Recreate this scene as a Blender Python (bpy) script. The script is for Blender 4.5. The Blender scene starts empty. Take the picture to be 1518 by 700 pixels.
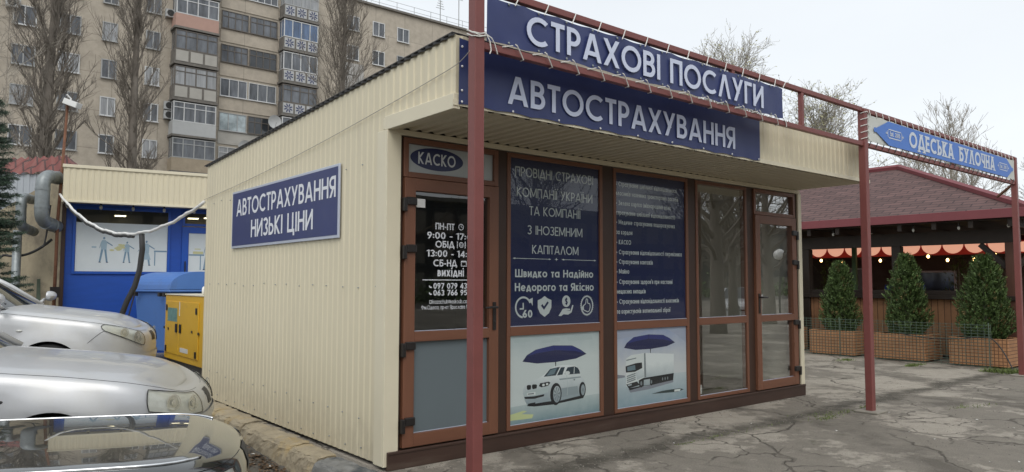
import bpy, math, random
from mathutils import Vector, Matrix
R = math.radians
rnd = random.Random(7)
SC = bpy.context.scene
COL = SC.collection

# ------------------------------------------------------------------ camera
YAW, PITCH, ROLL, FPX = 0.686, 0.0639, 0.0021, 1084.0
fw = Vector((math.sin(YAW)*math.cos(PITCH), math.cos(YAW)*math.cos(PITCH), math.sin(PITCH)))
rt = Vector((math.cos(YAW), -math.sin(YAW), 0.0))
up = rt.cross(fw)
r2 = rt*math.cos(ROLL) + up*math.sin(ROLL)
u2 = -rt*math.sin(ROLL) + up*math.cos(ROLL)
cd = bpy.data.cameras.new('camera')
cam = bpy.data.objects.new('camera', cd)
COL.objects.link(cam)
CAMP = Vector((-2.8728, -5.0516, 1.4453))
cam.matrix_world = Matrix(((r2.x, u2.x, -fw.x, CAMP.x), (r2.y, u2.y, -fw.y, CAMP.y), (r2.z, u2.z, -fw.z, CAMP.z), (0, 0, 0, 1)))
cd.sensor_width = 36.0
cd.lens = FPX/1518.0*36.0
cd.clip_start = 0.05
cd.clip_end = 1500
SC.camera = cam

# ------------------------------------------------------------------ world, sun, exposure
world = bpy.data.worlds.new('World')
SC.world = world
world.use_nodes = True
nt = world.node_tree
bg = nt.nodes['Background']
sky = nt.nodes.new('ShaderNodeTexSky')
sky.sky_type = 'NISHITA'
sky.sun_disc = False
SUN_EL, SUN_AZ = R(48), R(215)          # azimuth measured clockwise from +Y
sky.sun_elevation = SUN_EL
sky.sun_rotation = SUN_AZ
sky.air_density = 1.0
sky.dust_density = 3.5
sky.ozone_density = 1.5
hs = nt.nodes.new('ShaderNodeHueSaturation')
hs.inputs['Saturation'].default_value = 0.28
cl = nt.nodes.new('ShaderNodeMix'); cl.data_type = 'RGBA'
cl.inputs[0].default_value = 0.62
cl.inputs[7].default_value = (8.3, 8.75, 9.1, 1)       # an even cloud layer over the clear sky
nt.links.new(sky.outputs[0], hs.inputs['Color'])
nt.links.new(hs.outputs[0], cl.inputs[6])
stc = nt.nodes.new('ShaderNodeTexCoord'); smp = nt.nodes.new('ShaderNodeMapping'); smp.inputs['Scale'].default_value = (1.2, 1.2, 3.2)
scn = nt.nodes.new('ShaderNodeTexNoise'); scn.inputs['Scale'].default_value = 1.9; scn.inputs['Detail'].default_value = 5
smr = nt.nodes.new('ShaderNodeMapRange'); smr.inputs[1].default_value = .3; smr.inputs[2].default_value = .7; smr.inputs[3].default_value = .97; smr.inputs[4].default_value = 1.03
shv = nt.nodes.new('ShaderNodeHueSaturation')
nt.links.new(stc.outputs['Generated'], smp.inputs[0]); nt.links.new(smp.outputs[0], scn.inputs['Vector']); nt.links.new(scn.outputs[0], smr.inputs[0])
nt.links.new(cl.outputs[2], shv.inputs['Color']); nt.links.new(smr.outputs[0], shv.inputs['Value'])
nt.links.new(shv.outputs[0], bg.inputs['Color'])
bg.inputs['Strength'].default_value = 0.1
sd = bpy.data.lights.new('sun', 'SUN')
sd.energy = 0.65
sd.angle = R(30)
sd.color = (1.0, 0.96, 0.9)
sun = bpy.data.objects.new('sun', sd)
COL.objects.link(sun)
sdir = Vector((math.sin(SUN_AZ)*math.cos(SUN_EL), math.cos(SUN_AZ)*math.cos(SUN_EL), math.sin(SUN_EL)))
sun.rotation_euler = sdir.to_track_quat('Z', 'Y').to_euler()
sun.location = (-6, -9, 14)
SC.view_settings.view_transform = 'Standard'
SC.view_settings.look = 'None'
SC.view_settings.gamma = 1
SC.view_settings.exposure = 0.50
SC.render.engine = 'CYCLES'
SC.cycles.max_bounces = 8
SC.cycles.transparent_max_bounces = 16
SC.cycles.caustics_reflective = False
SC.cycles.caustics_refractive = False
SC.cycles.use_denoising = True

# ------------------------------------------------------------------ materials
def new_mat(name):
    m = bpy.data.materials.new(name); m.use_nodes = True
    return m, m.node_tree, m.node_tree.nodes['Principled BSDF']

def mat(name, col, rough=0.6, metal=0.0, var=0.0, vscale=3.0, vstretch=(1, 1, 1), bump=0.0, bscale=40.0, coat=0.0,
        dirt=None, dscale=2.0, dlo=0.5, dhi=0.75, rvar=0.0, emit=None, estr=0.0, island=0.0, spec=None):
    m, t, p = new_mat(name)
    L = t.links.new
    p.inputs['Base Color'].default_value = (*col, 1)
    p.inputs['Roughness'].default_value = rough
    p.inputs['Metallic'].default_value = metal
    if spec is not None: p.inputs['Specular IOR Level'].default_value = spec
    if coat:
        p.inputs['Coat Weight'].default_value = coat
        p.inputs['Coat Roughness'].default_value = 0.04
    tc = t.nodes.new('ShaderNodeTexCoord')
    mp = t.nodes.new('ShaderNodeMapping'); mp.inputs['Scale'].default_value = vstretch
    L(tc.outputs['Object'], mp.inputs[0])
    last = None
    if var or island:
        hsv = t.nodes.new('ShaderNodeHueSaturation'); hsv.inputs['Color'].default_value = (*col, 1)
        val = None
        if var:
            n = t.nodes.new('ShaderNodeTexNoise'); n.inputs['Scale'].default_value = vscale; n.inputs['Detail'].default_value = 6
            n.inputs['Roughness'].default_value = 0.65
            L(mp.outputs[0], n.inputs['Vector'])
            mr = t.nodes.new('ShaderNodeMapRange'); mr.inputs[1].default_value = 0.25; mr.inputs[2].default_value = 0.75
            mr.inputs[3].default_value = 1-var; mr.inputs[4].default_value = 1+var
            L(n.outputs[0], mr.inputs[0]); val = mr.outputs[0]
            if rvar:
                mr2 = t.nodes.new('ShaderNodeMapRange'); mr2.inputs[1].default_value = 0.3; mr2.inputs[2].default_value = 0.7
                mr2.inputs[3].default_value = max(0.02, rough-rvar); mr2.inputs[4].default_value = rough+rvar
                L(n.outputs[0], mr2.inputs[0]); L(mr2.outputs[0], p.inputs['Roughness'])
        if island:
            g = t.nodes.new('ShaderNodeNewGeometry')
            mr = t.nodes.new('ShaderNodeMapRange'); mr.inputs[3].default_value = 1-island; mr.inputs[4].default_value = 1+island
            L(g.outputs['Random Per Island'], mr.inputs[0])
            if val:
                mu = t.nodes.new('ShaderNodeMath'); mu.operation = 'MULTIPLY'; L(val, mu.inputs[0]); L(mr.outputs[0], mu.inputs[1]); val = mu.outputs[0]
            else: val = mr.outputs[0]
        L(val, hsv.inputs['Value']); last = hsv.outputs[0]
    if dirt:
        n = t.nodes.new('ShaderNodeTexNoise'); n.inputs['Scale'].default_value = dscale; n.inputs['Detail'].default_value = 8; n.inputs['Roughness'].default_value = 0.7
        L(mp.outputs[0], n.inputs['Vector'])
        mr = t.nodes.new('ShaderNodeMapRange'); mr.inputs[1].default_value = dlo; mr.inputs[2].default_value = dhi
        L(n.outputs[0], mr.inputs[0])
        mx = t.nodes.new('ShaderNodeMix'); mx.data_type = 'RGBA'
        L(mr.outputs[0], mx.inputs[0])
        if last: L(last, mx.inputs[6])
        else: mx.inputs[6].default_value = (*col, 1)
        mx.inputs[7].default_value = (*dirt, 1)
        last = mx.outputs[2]
    if last: L(last, p.inputs['Base Color'])
    if bump:
        n = t.nodes.new('ShaderNodeTexNoise'); n.inputs['Scale'].default_value = bscale; n.inputs['Detail'].default_value = 5
        L(tc.outputs['Object'], n.inputs['Vector'])
        b = t.nodes.new('ShaderNodeBump'); b.inputs['Strength'].default_value = bump; b.inputs['Distance'].default_value = 0.01
        L(n.outputs[0], b.inputs['Height']); L(b.outputs[0], p.inputs['Normal'])
    if emit:
        p.inputs['Emission Color'].default_value = (*emit, 1); p.inputs['Emission Strength'].default_value = estr
    return m

def glass_mat(name, tint=(0.9, 0.93, 0.92), refl=1.0, base=0.04, rough=0.0, ripple=0.0):
    m = bpy.data.materials.new(name); m.use_nodes = True
    t = m.node_tree; t.nodes.clear(); L = t.links.new
    out = t.nodes.new('ShaderNodeOutputMaterial')
    tr = t.nodes.new('ShaderNodeBsdfTransparent'); tr.inputs[0].default_value = (*tint, 1)
    gl = t.nodes.new('ShaderNodeBsdfGlossy'); gl.inputs['Roughness'].default_value = rough
    gl.inputs['Color'].default_value = (1, 1, 1, 1)
    g = t.nodes.new('ShaderNodeNewGeometry')
    dt = t.nodes.new('ShaderNodeVectorMath'); dt.operation = 'DOT_PRODUCT'
    L(g.outputs['Incoming'], dt.inputs[0]); L(g.outputs['Normal'], dt.inputs[1])
    ab = t.nodes.new('ShaderNodeMath'); ab.operation = 'ABSOLUTE'; L(dt.outputs['Value'], ab.inputs[0])
    su = t.nodes.new('ShaderNodeMath'); su.operation = 'SUBTRACT'; su.inputs[0].default_value = 1; L(ab.outputs[0], su.inputs[1])
    pw = t.nodes.new('ShaderNodeMath'); pw.operation = 'POWER'; pw.inputs[1].default_value = 5; L(su.outputs[0], pw.inputs[0])
    ma = t.nodes.new('ShaderNodeMath'); ma.operation = 'MULTIPLY_ADD'; ma.use_clamp = True
    ma.inputs[1].default_value = (1-base)*refl; ma.inputs[2].default_value = base*refl; L(pw.outputs[0], ma.inputs[0])
    if ripple:
        n = t.nodes.new('ShaderNodeTexNoise'); n.inputs['Scale'].default_value = 1.3; n.inputs['Detail'].default_value = 1
        tc = t.nodes.new('ShaderNodeTexCoord'); L(tc.outputs['Object'], n.inputs['Vector'])
        b = t.nodes.new('ShaderNodeBump'); b.inputs['Strength'].default_value = ripple; b.inputs['Distance'].default_value = 0.02
        L(n.outputs[0], b.inputs['Height']); L(b.outputs[0], gl.inputs['Normal'])
    mx = t.nodes.new('ShaderNodeMixShader'); L(ma.outputs[0], mx.inputs[0]); L(tr.outputs[0], mx.inputs[1]); L(gl.outputs[0], mx.inputs[2])
    L(mx.outputs[0], out.inputs[0])
    return m

def brick_mat(name, c1, c2, cm, bw, bh, mortar=0.02, rough=0.7, axes=(0, 2), bump=0.4, offset=0.5, squash=1.0, var=0.12):
    m, t, p = new_mat(name); L = t.links.new
    tc = t.nodes.new('ShaderNodeTexCoord')
    sp = t.nodes.new('ShaderNodeSeparateXYZ'); L(tc.outputs['Object'], sp.inputs[0])
    cb = t.nodes.new('ShaderNodeCombineXYZ'); L(sp.outputs[axes[0]], cb.inputs[0]); L(sp.outputs[axes[1]], cb.inputs[1])
    b = t.nodes.new('ShaderNodeTexBrick'); L(cb.outputs[0], b.inputs['Vector'])
    b.inputs['Scale'].default_value = 1; b.inputs['Brick Width'].default_value = bw; b.inputs['Row Height'].default_value = bh
    b.inputs['Mortar Size'].default_value = mortar; b.offset = offset
    b.inputs['Color1'].default_value = (*c1, 1); b.inputs['Color2'].default_value = (*c2, 1); b.inputs['Mortar'].default_value = (*cm, 1)
    n = t.nodes.new('ShaderNodeTexNoise'); n.inputs['Scale'].default_value = 1.7; n.inputs['Detail'].default_value = 8; n.inputs['Roughness'].default_value = 0.7
    L(tc.outputs['Object'], n.inputs['Vector'])
    mr = t.nodes.new('ShaderNodeMapRange'); mr.inputs[1].default_value = 0.25; mr.inputs[2].default_value = 0.75; mr.inputs[3].default_value = 1-var; mr.inputs[4].default_value = 1+var
    L(n.outputs[0], mr.inputs[0])
    h = t.nodes.new('ShaderNodeHueSaturation'); L(b.outputs[0], h.inputs['Color']); L(mr.outputs[0], h.inputs['Value']); L(h.outputs[0], p.inputs['Base Color'])
    p.inputs['Roughness'].default_value = rough
    if bump:
        bp = t.nodes.new('ShaderNodeBump'); bp.inputs['Strength'].default_value = bump; bp.inputs['Distance'].default_value = 0.01; bp.invert = True
        L(b.outputs['Fac'], bp.inputs['Height']); L(bp.outputs[0], p.inputs['Normal'])
    return m

M = {}
M['cream'] = mat('cream_sheet', (0.69, 0.622, 0.452), 0.42, var=0.05, vscale=1.2, vstretch=(1, 1, 0.35), dirt=(0.58, 0.52, 0.385), dscale=1.6, dlo=0.56, dhi=0.9)
def splash(m, z0, z1, col, amt=.8):
    t = m.node_tree; p = t.nodes['Principled BSDF']; L = t.links.new; src = p.inputs['Base Color'].links[0].from_socket
    tc = t.nodes.new('ShaderNodeTexCoord'); sp = t.nodes.new('ShaderNodeSeparateXYZ'); L(tc.outputs['Object'], sp.inputs[0])
    n = t.nodes.new('ShaderNodeTexNoise'); n.inputs['Scale'].default_value = 7; n.inputs['Detail'].default_value = 8; n.inputs['Roughness'].default_value = .75; L(tc.outputs['Object'], n.inputs['Vector'])
    a = t.nodes.new('ShaderNodeMapRange'); a.inputs[1].default_value = z1; a.inputs[2].default_value = z0; L(sp.outputs[2], a.inputs[0])
    b = t.nodes.new('ShaderNodeMath'); b.operation = 'MULTIPLY'; L(a.outputs[0], b.inputs[0]); L(n.outputs[0], b.inputs[1])
    r = t.nodes.new('ShaderNodeMapRange'); r.inputs[1].default_value = .18; r.inputs[2].default_value = .6; r.inputs[4].default_value = amt; L(b.outputs[0], r.inputs[0])
    x = t.nodes.new('ShaderNodeMix'); x.data_type = 'RGBA'; L(r.outputs[0], x.inputs[0]); L(src, x.inputs[6]); x.inputs[7].default_value = (*col, 1); L(x.outputs[2], p.inputs['Base Color'])
splash(M['cream'], 0.0, 0.65, (.34, .29, .21), .5)
M['cream_trim'] = mat('cream_trim', (0.71, 0.65, 0.49), 0.4, var=0.04)
M['soffit'] = mat('cream_soffit', (0.66, 0.60, 0.46), 0.5, var=0.04)
M['black_trim'] = mat('dark_roof_edge', (0.025, 0.023, 0.022), 0.5, var=0.2)
M['brown'] = mat('brown_frame', (0.170, 0.072, 0.041), 0.42, var=0.16, vscale=9, vstretch=(1, 1, 0.12))
M['brown_h'] = mat('brown_rail', (0.170, 0.072, 0.041), 0.42, var=0.16, vscale=9, vstretch=(0.12, 1, 1))
M['dbrown'] = mat('dark_brown_profile', (0.045, 0.022, 0.014), 0.45, var=0.2, vscale=8, vstretch=(0.3, 1, 0.2))
M['skirt'] = mat('dark_skirting', (0.050, 0.026, 0.018), 0.55, var=0.25, vscale=10, vstretch=(0.1, 1, 1), dirt=(0.11, 0.085, 0.065), dscale=5, dlo=0.55, dhi=0.85)
M['hardware'] = mat('dark_hardware', (0.018, 0.015, 0.014), 0.35)
M['navy'] = mat('navy_print', (0.012, 0.018, 0.078), 0.28, var=0.06)
M['navy_banner'] = mat('navy_banner', (0.030, 0.043, 0.140), 0.42, var=0.14, vscale=1.5, bump=0.22, bscale=5, dirt=(.045, .058, .15), dscale=1.2, dlo=.45, dhi=.8)
M['sign_blue'] = mat('sign_blue', (0.018, 0.032, 0.140), 0.35, var=0.10, dirt=(.035, .05, .14), dscale=2.2, dlo=.5, dhi=.85)
M['white_letter'] = mat('white_letter', (0.74, 0.76, 0.80), 0.5)
M['banner_letter'] = mat('banner_letter', (0.60, 0.65, 0.80), 0.5)
M['poster_letter'] = mat('poster_letter', (0.60, 0.63, 0.64), 0.4)
M['alu'] = mat('light_alu', (0.52, 0.56, 0.66), 0.35, metal=0.3)
M['red_steel'] = mat('red_brown_paint', (0.200, 0.062, 0.055), 0.45, var=0.10, vscale=6, dirt=(0.12, 0.05, 0.04), dscale=9, dlo=0.6, dhi=0.8, bump=0.08, bscale=60)
M['rope'] = mat('white_rope', (0.72, 0.71, 0.67), 0.8)
M['wire_dark'] = mat('dark_wire', (0.03, 0.03, 0.03), 0.6)
M['glass'] = glass_mat('clear_glass', (0.88, 0.91, 0.90), refl=1.15, ripple=0.05)
M['glass_show'] = glass_mat('display_glass', (0.90, 0.92, 0.90), refl=5.4, ripple=0.04)
M['glass_dark'] = glass_mat('dim_glass', (0.55, 0.60, 0.58), refl=2.8, ripple=0.06)
M['film'] = mat('frosted_film', (0.135, 0.165, 0.178), 0.35, var=0.03)
M['interior'] = mat('interior_wall', (0.78, 0.76, 0.66), 0.7, var=0.05)
M['lino'] = mat('interior_floor', (0.16, 0.14, 0.11), 0.4, var=0.15)
M['white_plastic'] = mat('white_plastic', (0.78, 0.78, 0.76), 0.35)
M['zinc'] = mat('galvanised_steel', (0.27, 0.295, 0.30), 0.5, metal=0.6, var=0.18, vscale=12)
M['rust'] = mat('rusty_steel', (0.17, 0.075, 0.04), 0.8, var=0.35, vscale=9, bump=0.3)
M['kerb'] = mat('kerb_stone', (0.34, 0.29, 0.205), 0.9, var=0.30, vscale=5, bump=0.9, bscale=26, dirt=(0.36, 0.255, 0.10), dscale=2.6, dlo=0.52, dhi=0.72)
M['kerb_grey'] = mat('kerb_stone_grey', (0.19, 0.19, 0.18), 0.9, var=0.40, vscale=5, bump=0.9, bscale=26, dirt=(0.06, 0.07, 0.075), dscale=4, dlo=0.5, dhi=0.65)
M['bark'] = mat('grey_bark', (0.165, 0.145, 0.122), 0.9, var=0.25, vscale=2)
M['bark_pale'] = mat('pale_bark', (0.29, 0.265, 0.225), 0.9, var=0.25, vscale=2)

# ------------------------------------------------------------------ geometry helper
def wloc(o):
    v = Vector((0, 0, 0))
    while o is not None:
        v += o.location; o = o.parent
    return v

class MB:
    def __init__(s): s.v = []; s.f = []; s.mi = []
    def face(s, pts, mi=0):
        b = len(s.v); s.v += [tuple(p) for p in pts]; s.f.append(tuple(range(b, b+len(pts)))); s.mi.append(mi)
    def box(s, x0, x1, y0, y1, z0, z1, mi=0):
        b = len(s.v)
        s.v += [(x0, y0, z0), (x1, y0, z0), (x1, y1, z0), (x0, y1, z0), (x0, y0, z1), (x1, y0, z1), (x1, y1, z1), (x0, y1, z1)]
        for q in ((0, 3, 2, 1), (4, 5, 6, 7), (0, 1, 5, 4), (1, 2, 6, 5), (2, 3, 7, 6), (3, 0, 4, 7)):
            s.f.append(tuple(b+i for i in q)); s.mi.append(mi)
    def hexa(s, a, mi=0):      # eight corners: bottom ring then top ring
        b = len(s.v); s.v += [tuple(p) for p in a]
        for q in ((0, 3, 2, 1), (4, 5, 6, 7), (0, 1, 5, 4), (1, 2, 6, 5), (2, 3, 7, 6), (3, 0, 4, 7)):
            s.f.append(tuple(b+i for i in q)); s.mi.append(mi)
    def beam(s, p0, p1, w, h, mi=0, upv=(0, 0, 1)):
        p0, p1 = Vector(p0), Vector(p1); d = (p1-p0).normalized(); u = Vector(upv)
        a = d.cross(u)
        if a.length < 1e-5: a = d.cross(Vector((1, 0, 0)))
        a.normalize(); c = a.cross(d); a *= w/2; c *= h/2
        s.hexa([p0-a-c, p0+a-c, p0+a+c, p0-a+c, p1-a-c, p1+a-c, p1+a+c, p1-a+c], mi)
    def tube(s, pts, r, n=8, mi=0, cap=True):
        pts = [Vector(p) for p in pts]; k = len(pts)
        rs = r if isinstance(r, (list, tuple)) else [r]*k
        b = len(s.v); prev = None
        for i, p in enumerate(pts):
            t = (pts[min(i+1, k-1)]-pts[max(i-1, 0)])
            if t.length < 1e-9: t = Vector((0, 0, 1))
            t.normalize()
            if prev is None:
                a = t.orthogonal().normalized()
            else:
                a = prev - t*prev.dot(t)
                a = a.normalized() if a.length > 1e-6 else t.orthogonal().normalized()
            prev = a; c = t.cross(a)
            for j in range(n):
                g = 2*math.pi*j/n
                s.v.append(tuple(p + (a*math.cos(g)+c*math.sin(g))*rs[i]))
        for i in range(k-1):
            for j in range(n):
                j2 = (j+1) % n
                s.f.append((b+i*n+j, b+i*n+j2, b+(i+1)*n+j2, b+(i+1)*n+j)); s.mi.append(mi)
        if cap:
            s.f.append(tuple(b+j for j in range(n-1, -1, -1))); s.mi.append(mi)
            s.f.append(tuple(b+(k-1)*n+j for j in range(n))); s.mi.append(mi)
    def grid(s, fn, nu, nv, mi=0, flip=False):
        b = len(s.v)
        for i in range(nu+1):
            for j in range(nv+1): s.v.append(tuple(fn(i/nu, j/nv)))
        for i in range(nu):
            for j in range(nv):
                q = (b+i*(nv+1)+j, b+(i+1)*(nv+1)+j, b+(i+1)*(nv+1)+j+1, b+i*(nv+1)+j+1)
                s.f.append(q[::-1] if flip else q); s.mi.append(mi)
    def ell(s, c, r, nu=12, nv=8, mi=0):
        c = Vector(c)
        s.grid(lambda u, v: (c.x+r[0]*math.cos(2*math.pi*u)*math.sin(math.pi*v), c.y+r[1]*math.sin(2*math.pi*u)*math.sin(math.pi*v), c.z-r[2]*math.cos(math.pi*v)), nu, nv, mi)
    def lathe(s, c, prof, n=16, mi=0):
        c = Vector(c); b = len(s.v); k = len(prof)
        for r, z in prof:
            for j in range(n):
                g = 2*math.pi*j/n; s.v.append((c.x+r*math.cos(g), c.y+r*math.sin(g), c.z+z))
        for i in range(k-1):
            for j in range(n):
                j2 = (j+1) % n; s.f.append((b+i*n+j, b+i*n+j2, b+(i+1)*n+j2, b+(i+1)*n+j)); s.mi.append(mi)
    def prism(s, pts, ext, mi=0):      # closed outline (3-D points) pushed along ext
        n = len(pts); e = Vector(ext); b = len(s.v)
        s.v += [tuple(p) for p in pts] + [tuple(Vector(p)+e) for p in pts]
        s.f.append(tuple(b+i for i in range(n))); s.mi.append(mi)
        s.f.append(tuple(b+n+i for i in range(n-1, -1, -1))); s.mi.append(mi)
        for i in range(n):
            j = (i+1) % n; s.f.append((b+j, b+i, b+n+i, b+n+j)); s.mi.append(mi)
    def build(s, name, mats, parent=None, local=False, origin=None, smooth=False, bevel=0.0, seg=2, weld=False):
        me = bpy.data.meshes.new(name)
        off = Vector((0, 0, 0))
        if parent is not None and not local: off = wloc(parent)
        if origin is not None: off = Vector(origin)
        me.from_pydata([tuple(Vector(v)-off) for v in s.v], [], s.f)
        for m in (mats if isinstance(mats, (list, tuple)) else [mats]): me.materials.append(m if not isinstance(m, str) else M[m])
        me.polygons.foreach_set('material_index', s.mi)
        if smooth: me.polygons.foreach_set('use_smooth', [True]*len(s.f))
        me.update()
        o = bpy.data.objects.new(name, me); COL.objects.link(o)
        if parent is not None: o.parent = parent
        if origin is not None: o.location = origin
        if weld:
            w = o.modifiers.new('weld', 'WELD'); w.merge_threshold = 0.0005
        if bevel:
            b = o.modifiers.new('bevel', 'BEVEL'); b.width = bevel; b.segments = seg; b.limit_method = 'ANGLE'; b.angle_limit = R(40)
        return o

def tag(o, label=None, cat=None, group=None, kind=None):
    if label: o['label'] = label
    if cat: o['category'] = cat
    if group: o['group'] = group
    if kind: o['kind'] = kind
    return o

def thing(name, label, cat, loc=(0, 0, 0), rz=0.0, group=None):
    o = bpy.data.objects.new(name, None); COL.objects.link(o)
    o.empty_display_size = 0.2; o.location = loc; o.rotation_euler = (0, 0, rz)
    return tag(o, label, cat, group)

def kids(o): return [c for c in COL.objects if c.parent == o]
def copy_tree(o, parent=None):
    c = o.copy(); COL.objects.link(c)
    if parent is not None: c.parent = parent
    for ch in kids(o): copy_tree(ch, c)
    return c

def bx(name, m, parent, x0, x1, y0, y1, z0, z1, bevel=0.0, **k):
    b = MB(); b.box(x0, x1, y0, y1, z0, z1); return b.build(name, m, parent, bevel=bevel, **k)

def lerp(a, b, t): return a+(b-a)*t
def interp(x, tab):
    if x <= tab[0][0]: return tab[0][1]
    for (a, b), (c, d) in zip(tab, tab[1:]):
        if x <= c: return b+(d-b)*(x-a)/(c-a)
    return tab[-1][1]

# ------------------------------------------------------------------ stroke lettering (geometric sans with Cyrillic)
def glyph(c, w):
    h = w/2; T = 1-h
    l = lambda *p: ('l', list(p))
    a = lambda cx, cy, rx, ry, a0, a1: ('a', cx, cy, rx, ry, a0, a1)
    V = lambda x, y0=0, y1=1: l((x, y0), (x, y1))
    def bowl(x0, x1, yb, yt):
        r = (yt-yb)/2
        return [l((x0, yb), (x1-r, yb)), l((x0, yt), (x1-r, yt)), a(x1-r, (yb+yt)/2, r, r, -90, 90)]
    def O(W, y0=0.0, y1=1.0): return a(W/2, (y0+y1)/2, W/2-h, (y1-y0)/2-h, 0, 360)
    if c in 'АA': return .84, [l((h*1.1, 0), (.42-h*.25, 1)), l((.84-h*1.1, 0), (.42+h*.25, 1)), l((.20, .28), (.64, .28))]
    if c == 'Б': return .62, [V(h), l((h, T), (.56, T))]+bowl(h, .62-h, h, .58)
    if c in 'ВB': return .62, [V(h)]+bowl(h, .57-h, .53, T)+bowl(h, .62-h, h, .53)
    if c == 'Г': return .50, [V(h), l((h, T), (.50, T))]
    if c == 'Ґ': return .52, [V(h), l((h, T), (.52, T)), V(.52-h, T, 1.2)]
    if c == 'Д': return .86, [l((.14, .14), (.43-h*.25, 1)), l((.72, .14), (.43+h*.25, 1)), l((0, .14), (.86, .14)), V(h, -.14, .14), V(.86-h, -.14, .14)]
    if c in 'ЕE': return .52, [V(h), l((h, T), (.52, T)), l((h, .52), (.48, .52)), l((h, h), (.52, h))]
    if c == 'Є': return .78, [a(.47, .5, .47-h, .5-h, 48, 312), l((.05, .5), (.55, .5))]
    if c == 'Ж': return .96, [V(.48), l((h, 1), (.44, .5)), l((h, 0), (.44, .5)), l((.96-h, 1), (.52, .5)), l((.96-h, 0), (.52, .5))]
    if c in 'З3': return .58, [a(.27, .745, .23, .255-h, -90, 150), a(.27, .27, .31-h, .27-h, -150, 90)]
    if c == 'И': return .72, [V(h), V(.72-h), l((h, .1), (.72-h, .9))]
    if c == 'Й': return .72, [V(h), V(.72-h), l((h, .1), (.72-h, .9)), a(.36, 1.27, .15, .12, 200, 340)]
    if c in 'ІI': return w, [V(h)]
    if c == 'Ї': return w, [V(h), l((h-.17, 1.08), (h-.17, 1.08+w)), l((h+.17, 1.08), (h+.17, 1.08+w))]
    if c in 'КK': return .66, [V(h), l((h, .48), (.66-h*1.3, 1)), l((h*2, .5), (.66-h*1.3, 0))]
    if c == 'Л': return .80, [l((h*1.1, 0), (.40-h*.25, 1)), l((.80-h*1.1, 0), (.40+h*.25, 1))]
    if c in 'МM': return .92, [V(h), V(.92-h), l((h*1.2, 1), (.46, .12)), l((.92-h*1.2, 1), (.46, .12))]
    if c in 'НH': return .68, [V(h), V(.68-h), l((h, .52), (.68-h, .52))]
    if c in 'ОO0':
        W = .98 if c != '0' else .60
        return W, [O(W)]
    if c == 'П': return .68, [V(h), V(.68-h), l((h, T), (.68-h, T))]
    if c in 'РP': return .58, [V(h)]+bowl(h, .58-h, .43, T)
    if c in 'СC': return .86, [a(.5, .5, .5-h, .5-h, 48, 312)]
    if c in 'ТT': return .56, [V(.28), l((0, T), (.56, T))]
    if c in 'УY': return .72, [l((h*1.1, 1), (.40, .36)), l((.72-h*1.1, 1), (.20, 0))]
    if c == 'Ф': return .9, [V(.45), a(.45, .52, .45-h, .30, 0, 360)]
    if c in 'ХX': return .74, [l((h*1.1, 0), (.74-h*1.1, 1)), l((h*1.1, 1), (.74-h*1.1, 0))]
    if c == 'Ц': return .76, [V(h), V(.66-h), l((h, h), (.76, h)), V(.76-h, -.18, h)]
    if c == 'Ч': return .62, [V(.62-h), l((.30, .40), (.62-h, .40)), a(.30, .40+.30-h*.5, .30-h, .30-h*.5, 180, 270), V(h, .68, 1)]
    if c == 'Ш': return .96, [V(h), V(.48), V(.96-h), l((h, h), (.96-h, h))]
    if c == 'Щ': return 1.04, [V(h), V(.47), V(.94-h), l((h, h), (1.04, h)), V(1.04-h, -.18, h)]
    if c == 'Ь': return .58, [V(h)]+bowl(h, .58-h, h, .56)
    if c == 'Ю': return 1.16, [V(h), l((h, .5), (.35, .5)), a(.74, .5, .42-h, .5-h, 0, 360)]
    if c == 'Я': return .60, [V(.60-h), l((.6-h, T), (.28, T)), l((.6-h, .45), (.28, .45)), a(.28, (T+.45)/2, (T-.45)/2, (T-.45)/2, 90, 270), l((.36, .45), (h*1.2, 0))]
    if c == '1': return .30, [V(.30-h), l((0, .80), (.30-h, .97))]
    if c == '2': return .56, [a(.28, .72, .28-h, .28-h, -20, 170), l((.49, .62), (h*1.2, h)), l((0, h), (.56, h))]
    if c == '4': return .62, [V(.46), l((.46, .95), (h, .28)), l((0, .28), (.62, .28))]
    if c == '5': return .56, [l((.12, T), (.52, T)), l((.14, T), (.10, .50)), a(.27, .33, .29-h, .33-h, -150, 120)]
    if c == '6': return .58, [a(.29, .31, .29-h, .31-h, 0, 360), l((.07, .40), (.40, 1))]
    if c == '7': return .54, [l((0, T), (.54, T)), l((.50, T), (.16, 0))]
    if c == '8': return .58, [a(.29, .74, .25-h, .26-h, 0, 360), a(.29, .28, .29-h, .28-h, 0, 360)]
    if c == '9': return .58, [a(.29, .69, .29-h, .31-h, 0, 360), l((.51, .60), (.18, 0))]
    if c == '$': return .56, [a(.28, .70, .20, .20, 20, 270), a(.28, .30, .20, .20, -160, 90), V(.28, -.08, 1.08)]
    if c == '.': return w*1.1, [l((w*.55, 0), (w*.55, w*1.1))]
    if c == ',': return w*1.1, [l((w*.8, w*1.1), (w*.4, -.18))]
    if c == ':': return w*1.1, [l((w*.55, .1), (w*.55, .1+w*1.1)), l((w*.55, .5), (w*.55, .5+w*1.1))]
    if c == '-': return .34, [l((0, .38), (.34, .38))]
    if c == "'": return w, [l((h, .72), (h, 1.05))]
    if c == '(': return .30, [a(.46, .42, .40, .62, 130, 230)]
    if c == ')': return .30, [a(-.16, .42, .40, .62, -50, 50)]
    if c == '•': return .34, [a(.17, .38, .075, .075, 0, 360), a(.17, .38, .02, .02, 0, 360)]
    if c == '@': return 1.0, [a(.5, .4, .5-h, .5-h, -60, 300-90), a(.5, .4, .2, .2, 0, 360), V(.72, .2, .6)]
    # lower case
    X = .74
    if c == 'а' or c == 'a': return .64, [a(.32, X/2, .32-h, X/2-h, 0, 360), V(.64-h, 0, X)]
    if c == 'd': return .64, [a(.32, X/2, .32-h, X/2-h, 0, 360), V(.64-h, 0, 1.05)]
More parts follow.
